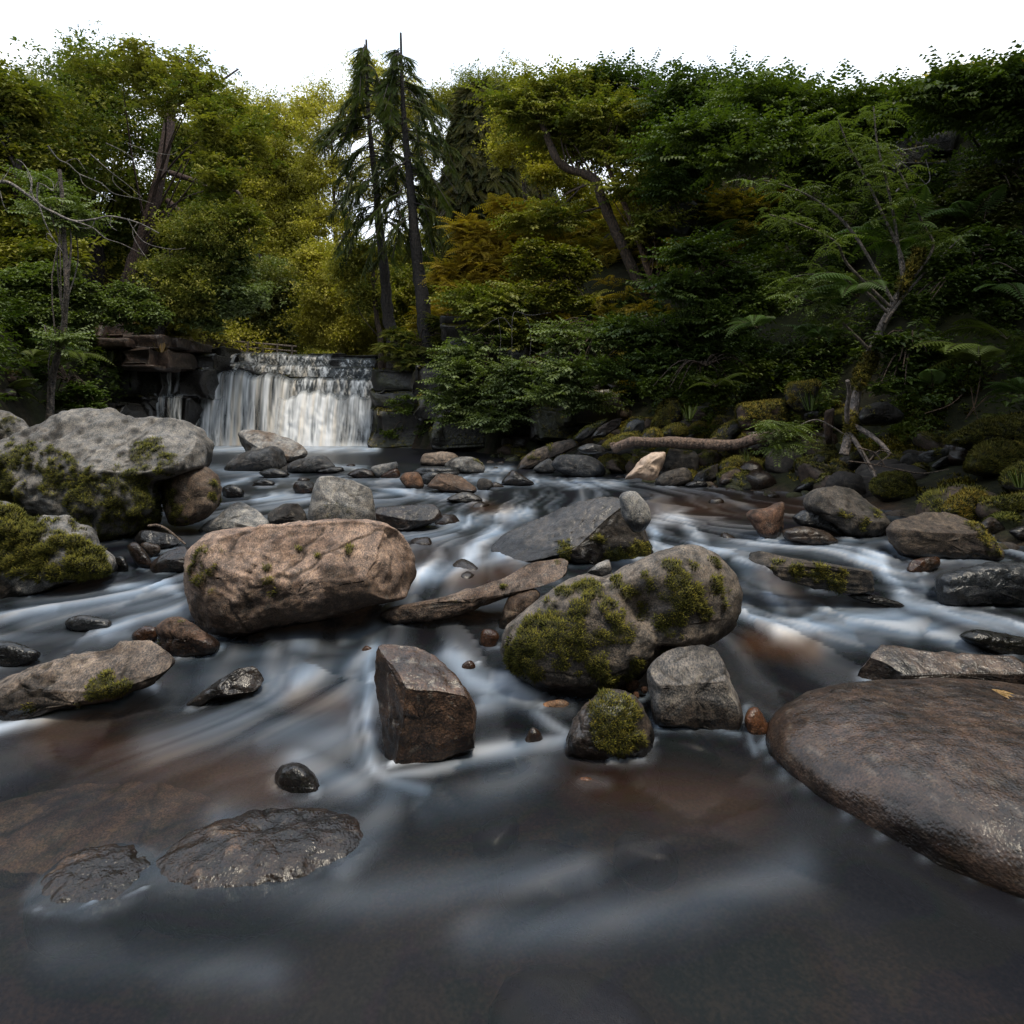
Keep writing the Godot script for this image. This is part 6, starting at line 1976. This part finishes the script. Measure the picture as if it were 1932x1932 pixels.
func build_undergrowth():
	var right = func(x, d):
		var e = edge_dist(x, d, EDGE_R, 1.0)
		return smoothstep(2.0, 3.4, e) if d < 16.5 else smoothstep(0.5, 1.5, e)
	cover_patch("ivy_cover", "leafy ivy and bramble mat covering the steep right bank", right, 23000, "bramble", LEAF_GREEN, LEAF_DEEP, 0.9, 0.45, 1, [-1, 15], [0.0, 18])
	var foot = func(x, d):
		var e = edge_dist(x, d, EDGE_R, 1.0)
		return 0.7 * smoothstep(1.5, 2.2, e) * smoothstep(4.2, 3.0, e) * smoothstep(9.0, 10.5, d) * smoothstep(15.0, 13.0, d)
	cover_patch("herb_cover", "bright low herbs above the mossy rocks at the foot of the right bank", foot, 2200, "bramble", Color(0.085, 0.125, 0.018), Color(0.13, 0.15, 0.025), 0.55, 0.15, 2, [1, 9], [8, 15])
	var mossy = func(x, d):
		var e = edge_dist(x, d, EDGE_R, 1.0)
		return smoothstep(0.3, 0.9, e) * smoothstep(3.6, 2.6, e)
	cover_patch("moss_cover", "golden green moss carpeting the ground between the bank stones", mossy, 30000, "moss", Color(0.09, 0.09, 0.015), Color(0.42, 0.32, 0.035), 0.04, 0.0, 8, [0.5, 9], [1.0, 16])
	var gold = func(x, d):
		var e = edge_dist(x, d, EDGE_R, 1.0)
		return smoothstep(0.8, 1.8, e) if d > 16.5 else 0.0
	cover_patch("bracken_slope", "golden brown bracken slope above the cliff right of the falls", gold, 9000, "bracken", Color(0.50, 0.35, 0.05), LEAF_OLIVE, 1.0, 0.4, 3, [-4.5, 16], [16.5, 34])
	var left = func(x, d):
		var e = edge_dist(x, d, EDGE_L, -1.0)
		return smoothstep(0.5, 1.3, e)
	cover_patch("bramble_cover", "brambles and low leaves over the left bank", left, 12000, "bramble", LEAF_GREEN, LEAF_DEEP, 1.1, 0.5, 4, [-22, -4], [5, 23])
	var back = func(x, d):
		return 0.9 if not in_river(x, d) else 0.0
	cover_patch("forest_floor_cover", "green and gold undergrowth of the wood beyond the waterfall", back, 10000, "crown", LEAF_OLIVE, LEAF_GOLD, 1.0, 0.9, 5, [-26, 14], [24, 54])
	var down = func(x, d):
		return 1.0 if (d < -7 or not in_river(x, d)) else 0.0
	cover_patch("downstream_wood", "leafy wood closing the gorge downstream", down, 4200, "crown", LEAF_GREEN, LEAF_DEEP, 3.2, 7.0, 7, [-24, 22], [-26, -1])
	var behind = func(x, d):
		return 1.0 if d > 43 else 0.0
	cover_patch("distant_wood", "hazy mass of far trees closing the valley", behind, 5000, "crown", LEAF_OLIVE, LEAF_GREEN, 2.0, 4.0, 6, [-34, 18], [43, 58])

# ---------- ferns ----------
func frond_mesh(length, arch, sd, rise):
	var st = begin()
	var r = RandomNumberGenerator.new()
	r.seed = sd
	st.set_color(Color.WHITE)
	var n = 22
	var pts = []
	for i in n + 1:
		var t = float(i) / n
		pts.append(Vector3(length * (t * 0.92), length * (rise * t - arch * t * t), 0))
	for i in range(2, n + 1):
		var t = float(i) / n
		var dir = (pts[i] - pts[i - 1]).normalized()
		var l = length * 0.27 * sin(PI * pow(t, 0.75)) * (1.0 - 0.25 * t) + 0.01
		for s in [-1.0, 1.0]:
			var o = Vector3(0, -0.12, s) + dir * 0.38
			# a pinna: two toothed blades along its own rib
			var w = length * 0.034
			var a = pts[i]
			var up = Vector3(-dir.y, dir.x, 0)
			leaf(st, a, o, up, l, w, 0.2)
			leaf(st, a + o.normalized() * l * 0.2, o + dir * 0.8, up, l * 0.3, w * 0.7, 0.1)
			leaf(st, a + o.normalized() * l * 0.45, o + dir * 0.8, up, l * 0.24, w * 0.6, 0.1)
	return [st.commit(), pts]

func fern(label, ox, oy, d, size, count, ca, spread, face):
	var r = RandomNumberGenerator.new()
	r.seed = hash(label)
	var t = thing("fern", label, "fern", at(ox, oy, d))
	for i in count:
		var a = face + (i - (count - 1) * 0.5) / maxf(1, count - 1) * spread + r.randf_range(-0.15, 0.15)
		var res = frond_mesh(size * r.randf_range(0.75, 1.1), r.randf_range(0.55, 0.95), i + hash(label) % 1000, r.randf_range(0.55, 1.0))
		var mat = fern_mat(ca, i % 3)
		var f = put("frond", res[0], mat, t)
		f.rotation = Vector3(r.randf_range(-0.25, 0.25), a, 0)
		var st = begin()
		tube(st, PackedVector3Array(res[1]), size * 0.008, size * 0.002, 4, Color(0.09, 0.07, 0.03))
		put("rib", st.commit(), M.bark, f)

var fern_mats = {}
func fern_mat(c, k):
	var key = str(c) + str(k)
	if not fern_mats.has(key):
		var m = M.leaf.duplicate()
		var q = [0.85, 1.0, 1.2][k]
		m.albedo_color = Color(c.r * q, c.g * q, c.b * q).linear_to_srgb()
		fern_mats[key] = m
	return fern_mats[key]

func build_ferns():
	var g = Color(0.080, 0.130, 0.030)
	var y = Color(0.12, 0.15, 0.025)
	fern("large green fern under the pale tree's left boughs", 1620, 560, 8.1, 0.95, 7, g, 2.6, 3.2)
	fern("arching fern high on the right bank behind the boughs", 1690, 460, 8.8, 1.0, 9, g, 4.6, 2.6)
	fern("yellowish fern with long fronds at the right edge", 1850, 690, 7.9, 1.05, 7, y, 2.4, 3.0)
	fern("fern frond pair right of the yellowish fern", 1900, 640, 8.0, 0.8, 4, y, 1.8, 1.6)
	fern("small fern low at the right edge over the mossy ledge", 1935, 745, 7.7, 0.6, 5, g, 2.2, 2.8)
	fern("hanging fern left of the pale tree's bend", 1545, 640, 8.6, 0.7, 5, g, 1.8, 4.2)
	fern("fern low on the bank left of the moss-lidded block", 1350, 730, 11.4, 0.7, 6, y, 4.0, 0.6)
	fern("fern among the broad herbs at the right edge", 1880, 560, 8.3, 0.85, 7, g, 3.6, 2.6)
	fern("upper fern near the top right trunk", 1830, 420, 9.2, 0.85, 7, g, 3.6, 2.8)
	fern("fern under the dark outcrop in the leaves", 1330, 460, 15.5, 1.0, 7, g, 4.0, 1.0)
	fern("fern in the shade right of the pale tree's trunk", 1760, 730, 8.0, 0.6, 6, g, 3.6, 2.2)
	fern("fern in the middle of the bank above the long-bladed grass", 1430, 620, 11.0, 0.8, 7, g, 3.6, 3.0)
	fern("pale fern on the left bank beside the crooked sapling foot", 60, 690, 13.6, 1.0, 7, y, 4.0, 0.4)
	fern("spreading fern right of the sapling under the left ledge", 125, 680, 13.8, 0.95, 7, y, 4.4, 0.2)
	fern("fern at the left edge below the others", 8, 745, 13.2, 0.9, 5, y, 3.4, 0.6)
	fern("dark fern under the left ledge overhang", 95, 655, 14.6, 0.9, 6, g, 4.0, 0.8)
	fern("small fern on the slope above the cliff", 860, 560, 18.6, 0.9, 6, y, 5.0, 0.8)
	# grass tufts hanging from ledges and between stones
	for q in [["tuft of long grass hanging from the left ledge beside the falls", 205, 690, 18.6, 0.9, Color(0.12, 0.13, 0.04)], ["dry grass tuft on the corner of the left ledge", 248, 622, 19.0, 0.8, Color(0.20, 0.14, 0.06)], ["dry grass tuft drooping from the ledge block near the falls", 305, 665, 19.0, 0.6, Color(0.20, 0.14, 0.06)], ["straw tuft hanging from the cliff below the conifers", 760, 685, 21.0, 1.0, Color(0.22, 0.16, 0.06)], ["straw tuft at the root of the thick conifer trunk", 845, 610, 19.6, 0.9, Color(0.2, 0.13, 0.06)], ["grass tuft among the mossy rocks above the log", 1300, 790, 11.2, 0.5, Color(0.10, 0.15, 0.03)], ["grass tuft beside the mossy-capped square rock", 1530, 775, 9.9, 0.55, Color(0.09, 0.14, 0.03)], ["wet grass tuft at the right edge by the moss rocks", 1925, 920, 6.7, 0.35, Color(0.12, 0.17, 0.04)], ["grass tuft on the moss cushion by the half-dome", 1410, 870, 8.8, 0.3, Color(0.13, 0.16, 0.03)], ["long-bladed grass clump on the right bank under the hazel leaves", 1290, 600, 11.9, 0.6, Color(0.09, 0.13, 0.03)], ["grass clump on the bank below the outcrop", 1330, 560, 12.2, 0.5, Color(0.09, 0.13, 0.03)]]:
		var m = M.leaf.duplicate()
		m.albedo_color = q[5].linear_to_srgb()
		var o = put("grass_tuft", sprig("grass"), m)
		var hang = q[2] > 600 and q[3] > 18
		o.position = at(q[1], q[2], q[3])
		o.scale = Vector3(q[4], q[4] * (0.8 if not hang else 0.7), q[4])
		tag(o, q[0], "grass tuft")

# ---------- dead wood ----------
func dead(called, label, category, lines, d, color, mat = null):
	# lines: [points, thick start, thick end, distance step]
	var first = V(lines[0][0])[0]
	var t = thing(called, label, category, at(first.x, first.y, d))
	for l in lines:
		var st = begin()
		tube(st, offset(bend(world(l[0], d, l[3])), t.position), l[1], l[2], 9 if l[1] > 0.03 else 5, color, 0.3)
		put(l[4] if l.size() > 4 else "twig", st.commit(), mat if mat else M.bark, t)
	return t

func build_deadwood():
	dead("fallen_log", "pale barkless log lying along the foot of the right bank", "log", [["1160,847 1170,842 1185,836 1196,833 1230,834 1270,834 1328,838 1366,840 1395,837 1416,831 1450,822 1490,815", 0.075, 0.085, -0.09, "log"], ["1156,845 1153,839 1160,837 1162,844", 0.03, 0.02, 0.0, "knot"], ["1330,838 1340,830 1352,826", 0.02, 0.01, -0.05, "stub"]], 11.0, Color(0.34, 0.235, 0.18))
	dead("bare_branch", "pale bare branch with many forked twigs reaching in from the left edge", "branch", [["-30,335 0,343 20,346 55,370 80,390 100,400 140,417 180,413 210,408 260,420 300,440", 0.030, 0.008, 0.05, "branch"], ["72,345 70,375 78,400 85,420 100,450 118,475", 0.014, 0.005, 0.05], ["80,390 62,370 58,345 50,322", 0.012, 0.004, 0.04], ["72,345 85,350 100,360 98,342 80,330", 0.010, 0.003, 0.04], ["140,417 175,430 200,450 230,460 270,480", 0.012, 0.003, 0.06], ["180,413 170,430 145,428", 0.008, 0.003, 0.03], ["210,408 208,425 220,435", 0.008, 0.003, 0.03], ["260,420 250,440 265,470 280,490", 0.007, 0.003, 0.03], ["0,345 12,330 20,315", 0.010, 0.003, 0.03], ["0,360 6,385 15,400", 0.008, 0.003, 0.03], ["55,370 60,340 45,310 30,300", 0.010, 0.003, 0.03], ["240,412 270,455 320,470 350,468", 0.007, 0.003, 0.05], ["100,450 90,440 88,450 100,458", 0.006, 0.003, 0.02]], 10.2, Color(0.42, 0.38, 0.35))
	dead("bare_branch", "thin bare branches hanging from the top across the leaning trunk", "branch", [["90,275 110,300 130,310 150,328 190,345 215,365 260,375 290,385", 0.014, 0.004, 0.06, "branch"], ["125,305 145,300 160,320 165,325", 0.007, 0.003, 0.03], ["170,290 210,325 240,348 270,375", 0.010, 0.003, 0.05], ["200,270 240,290 270,315 320,322", 0.009, 0.003, 0.05], ["240,270 280,285 320,292 335,285", 0.009, 0.003, 0.04], ["150,328 160,350 200,370 220,380", 0.007, 0.003, 0.03], ["215,325 215,345 250,372 265,372", 0.006, 0.003, 0.03]], 11.5, Color(0.34, 0.31, 0.28))
	dead("hanging_twigs", "bundle of pale bare twigs drooping before the shrubs right of the falls", "twigs", [["1040,590 1000,595 975,588 968,595 966,620 966,700", 0.014, 0.004, -0.02, "branch"], ["985,588 998,610 1002,640 1000,690 1012,740", 0.011, 0.003, -0.02], ["1002,625 1030,640 1035,648", 0.008, 0.003, 0.0], ["1000,660 1020,672", 0.006, 0.003, 0.0], ["966,620 950,600 930,605 900,625", 0.010, 0.003, 0.02], ["940,602 945,640 940,680", 0.007, 0.003, 0.02], ["1066,640 1072,665 1073,690", 0.006, 0.003, 0.0]], 15.2, Color(0.36, 0.31, 0.27))
	dead("curved_stick", "curved pale stick lying over the dark stone at left", "stick", [["280,992 296,991 312,997 332,1012 350,1027", 0.012, 0.008, -0.02, "stick"]], 5.55, Color(0.30, 0.22, 0.17))
	dead("bare_branch", "pale looping bare bough high on the right bank under the dark outcrop", "branch", [["1690,362 1705,350 1720,348 1745,348 1755,335 1747,300", 0.016, 0.006, 0.0, "branch"], ["1672,284 1705,310 1740,340 1756,365", 0.010, 0.004, 0.0]], 9.2, Color(0.32, 0.29, 0.27))
	dead("arched_twig", "thin pale twig arching from the pale tree's foot to the left", "twig", [["1590,818 1570,805 1545,793 1525,795 1500,808 1480,820", 0.011, 0.005, -0.04, "twig"]], 8.2, Color(0.36, 0.31, 0.28))
	dead("driftwood_pile", "tangle of drift twigs lodged between the legs of the pale tree", "driftwood", [["1620,845 1650,855 1670,880", 0.014, 0.006, 0.0], ["1640,870 1660,850 1690,860", 0.010, 0.004, 0.02], ["1650,880 1680,855 1660,845", 0.008, 0.004, 0.02], ["1690,885 1740,893 1790,885", 0.012, 0.005, -0.02], ["1600,870 1640,875 1690,885", 0.010, 0.006, 0.0], ["1625,850 1640,880 1655,890", 0.008, 0.004, 0.0]], 7.9, Color(0.22, 0.165, 0.13))
	dead("dry_stalks", "bunch of dry reddish stalks under the yellowish fern", "stalks", [["1850,710 1840,760 1825,785", 0.008, 0.005, 0.0], ["1832,730 1838,770 1845,790", 0.007, 0.005, 0.0], ["1870,740 1840,770 1822,790", 0.006, 0.004, 0.0], ["1815,745 1790,765 1745,780", 0.008, 0.004, 0.0]], 7.8, Color(0.24, 0.15, 0.10))
	# an ochre leaf stuck on the wet corner boulder
	var st = begin()
	st.set_color(Color(0.42, 0.27, 0.12))
	for k in 5:
		leaf(st, Vector3.ZERO, Vector3(cos(k * 0.7 - 1.4), 0.05, sin(k * 0.7 - 1.4)), Vector3.UP, 0.05 if k != 2 else 0.065, 0.03, 0.1)
	var o = put("fallen_leaf", st.commit(), M.leaf)
	o.position = at(1884, 1308, 2.75)
	tag(o, "ochre fallen leaf lying on the large smooth corner boulder", "leaf")
